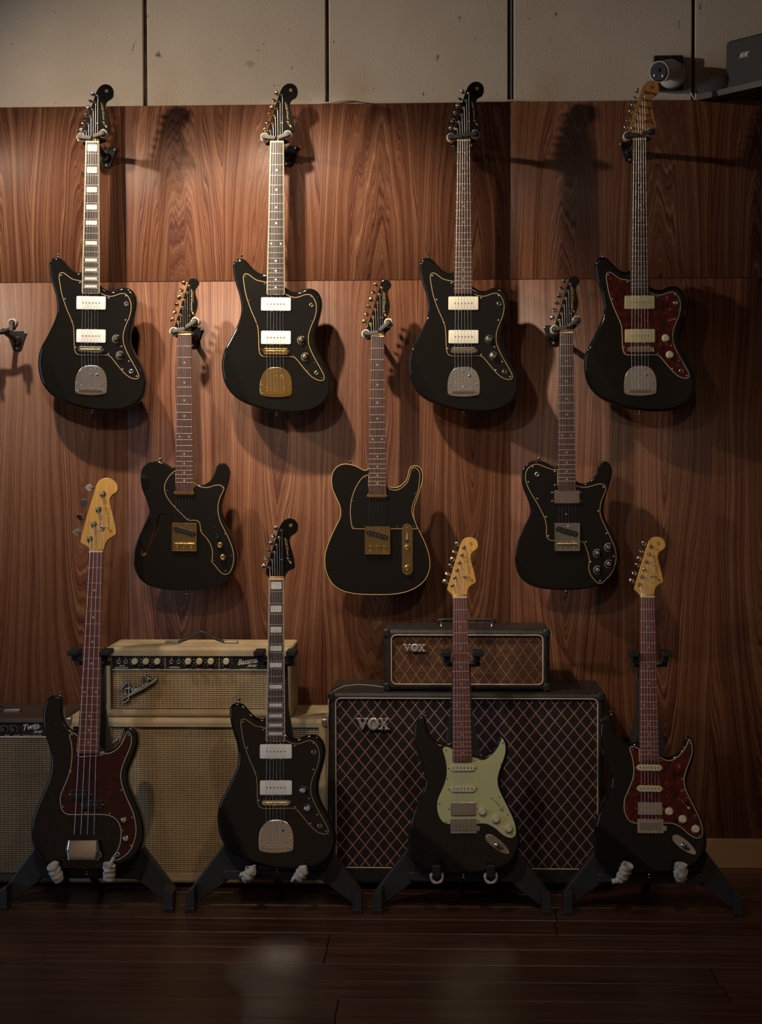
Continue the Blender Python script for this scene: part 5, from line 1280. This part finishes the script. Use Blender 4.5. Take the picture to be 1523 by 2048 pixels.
# thin cord on the black cabinet
cp_ = [un(775, 1376, -.26), un(745, 1371, -.26), un(715, 1369, -.27), un(690, 1371.5, -.29), un(672, 1379, -.32), un(659, 1392, -.342), un(654.5, 1415, -.352), un(656, 1470, -.356), un(655, 1560, -.356)]
cz_ = vc.o.z + vc.h + .002
for i in range(6): cp_[i].z = max(cp_[i].z, cz_ if i < 5 else cz_ - .008)
cc_ = catmull([(p.x, p.y, p.z) for p in cp_], 5, closed=False) if False else cp_
thing('cord', 'thin tan cord lying over the top left corner of the black speaker cabinet', 'cord', me=B().tube(cc_, .0011, 5).mesh('cord', 'piping'))

# ---------------- shelf, loudspeaker, security camera, cables ----------------
Zs = un(1392, 204, -.02).z + .004
p0 = un(1391, 204, -.021); 
r = ray(1523, 172); k = (Zs - H) / r.z; p1 = CAM + r * k
dirv = Vector((p1.x - p0.x, p1.y + .021)).normalized()
xe = 1.478; ye = -.021 + dirv.y / dirv.x * (xe - p0.x)
shelf_pts = [(p0.x, -.021), (xe, ye), (xe, -.021)]
print('shelf', p0, p1, xe, ye)
v = [(x, y, Zs) for x, y in shelf_pts] + [(x, y, Zs + .018) for x, y in shelf_pts]
thing('wall_shelf', 'dark wooden corner shelf above the wood panelling at the top right', 'shelf', me=mesh('wall_shelf', v, [(0, 1, 2)[::-1], (3, 4, 5), (0, 3, 4, 1)[::-1], (1, 4, 5, 2)[::-1], (2, 5, 3, 0)[::-1]], 'shelf_wood'))
lo = CAM + ray(1449, 180) * ((Zs + .018 - H) / ray(1449, 180).z)
nrm = Vector((dirv.y, -dirv.x)); 
sp = thing('loudspeaker', 'small black loudspeaker standing on the dark corner shelf at the top right', 'loudspeaker', (lo.x, lo.y, Zs + .018))
sp.rotation_euler.z = math.atan2(dirv.y, dirv.x)
print('speaker', lo)
SH_ = .148
ob('enclosure', slab('enclosure', prism_pts(rect_outline(0, .235, 0, SH_), .014, 5), .006, .13, .004, 'speaker_black', K=3), sp)
gr_ = ob('grille', slab('grille', prism_pts(rect_outline(.003, .232, .003, SH_ - .003), .013, 5), 0, .008, .004, 'speaker_black', K=3), sp)
tv = (.060, SH_ * .60)
write('lettering', 'BOSE', gr_, tv, (tv[0] + .034, tv[1]), .0095, -.0012, 'print_white', shear=.5, weight=.02)
for dz in (-.0025, .0110): ob('lettering', B().box((tv[0] + .017 + (dz * .5), -.001, tv[1] + dz), (.038, .0006, .0008)).mesh('lettering', 'print_white'), gr_)
# security camera
sc_ = thing('security_camera', 'white bullet security camera on a black square plate beside the shelf', 'camera', un(1337, 146, -.02))
cq = lambda px, py, Y: un(px, py, Y) - Vector(sc_.location)
a, b_ = cq(1306, 181, -.018), cq(1365, 111, -.018)
ob('mounting_plate', B().box(((a.x + b_.x) / 2, .008, (a.z + b_.z) / 2), (b_.x - a.x, .024, b_.z - a.z), bev=.003).mesh('mounting_plate', 'dark_plastic'), sc_)
c = cq(1340, 146, -.045); d2 = (cq(1304, 147, -.165) - cq(1346, 138, -.045)).normalized()
ob('base_disc', B().lathe(tuple(cq(1343, 150, -.04)), (-.2, -1, 0), [(0, .043), (.010, .043), (.018, .038), (.022, .015)], 28).mesh('base_disc', 'camera_white'), sc_)
ob('ball_joint', B().lathe(tuple(cq(1342, 145, -.045)), (0, -1, 0), [(0, .012), (.01, .014), (.022, .010)], 16).mesh('ball_joint', 'camera_white'), sc_)
bs = cq(1345, 138, -.062); L_ = .095
ob('barrel', B().lathe(tuple(bs), tuple(d2), [(-.006, .012), (0, .026), (.012, .031), (L_, .032), (L_ + .004, .0325)], 32).mesh('barrel', 'camera_white'), sc_)
fc = bs + d2 * (L_ + .004)
face = ob('lens_face', B().lathe(tuple(fc), tuple(d2), [(-.001, .0305), (.001, .0295), (.0015, .024)], 28).mesh('lens_face', 'speaker_black'), sc_)
u_ = Vector((1, 0, 0)); u_ = (u_ - d2 * u_.dot(d2)).normalized(); w_ = d2.cross(u_)
if w_.z < 0: w_ = -w_
for dx, dz, rr, mm, nm in ((-.013, -.011, .0042, 'white_plastic', 'light'), (.014, -.011, .0042, 'white_plastic', 'light'), (0, .006, .007, 'speaker_black', 'lens')):
    ob(nm, B().lathe(tuple(fc + d2 * .001 + u_ * dx + w_ * dz), tuple(d2), [(0, rr), (.003, rr * .9), (.0045, rr * .5)], 14).mesh(nm, mm), face)
thing('cable', 'white cable hanging from the security camera down to the wood panel', 'cable', me=B().tube([un(1352, 141, -.040), un(1366, 139, -.034), un(1371, 146, -.012), un(1375, 165, -.010), un(1380, 183, -.010), un(1390, 203, -.010)], .0022, 6).mesh('cable', 'cable_white'))
zt_ = wood_top
def cable(label, pts):
    thing('cable', label, 'cable', me=B().tube([Vector(p) for p in pts], .0030, 6).mesh('cable', 'cable_white'))
def topc(px, dz, Y=-.011): p = un(px, 206, Y); return (p.x, Y, zt_ + .0032 + dz)
cable('white cable arching over the wood panel top, right of the gold-hardware guitar', [topc(622, 0), topc(640, 0), topc(660, .0025), topc(680, .008), topc(695, .0105), topc(710, .009), topc(730, .004), topc(750, 0), topc(768, 0)])
cable('white cable along the wood panel top, behind the guitar with plain unbound fretboard', [topc(940, 0), topc(965, .002), topc(1000, .001), topc(1030, .0035), topc(1060, 0), topc(1100, 0)])
cable('white cable along the wood panel top, behind the natural wood headstock', [topc(1270, 0), topc(1290, .001), topc(1300, .004), topc(1312, .002), topc(1322, 0)])
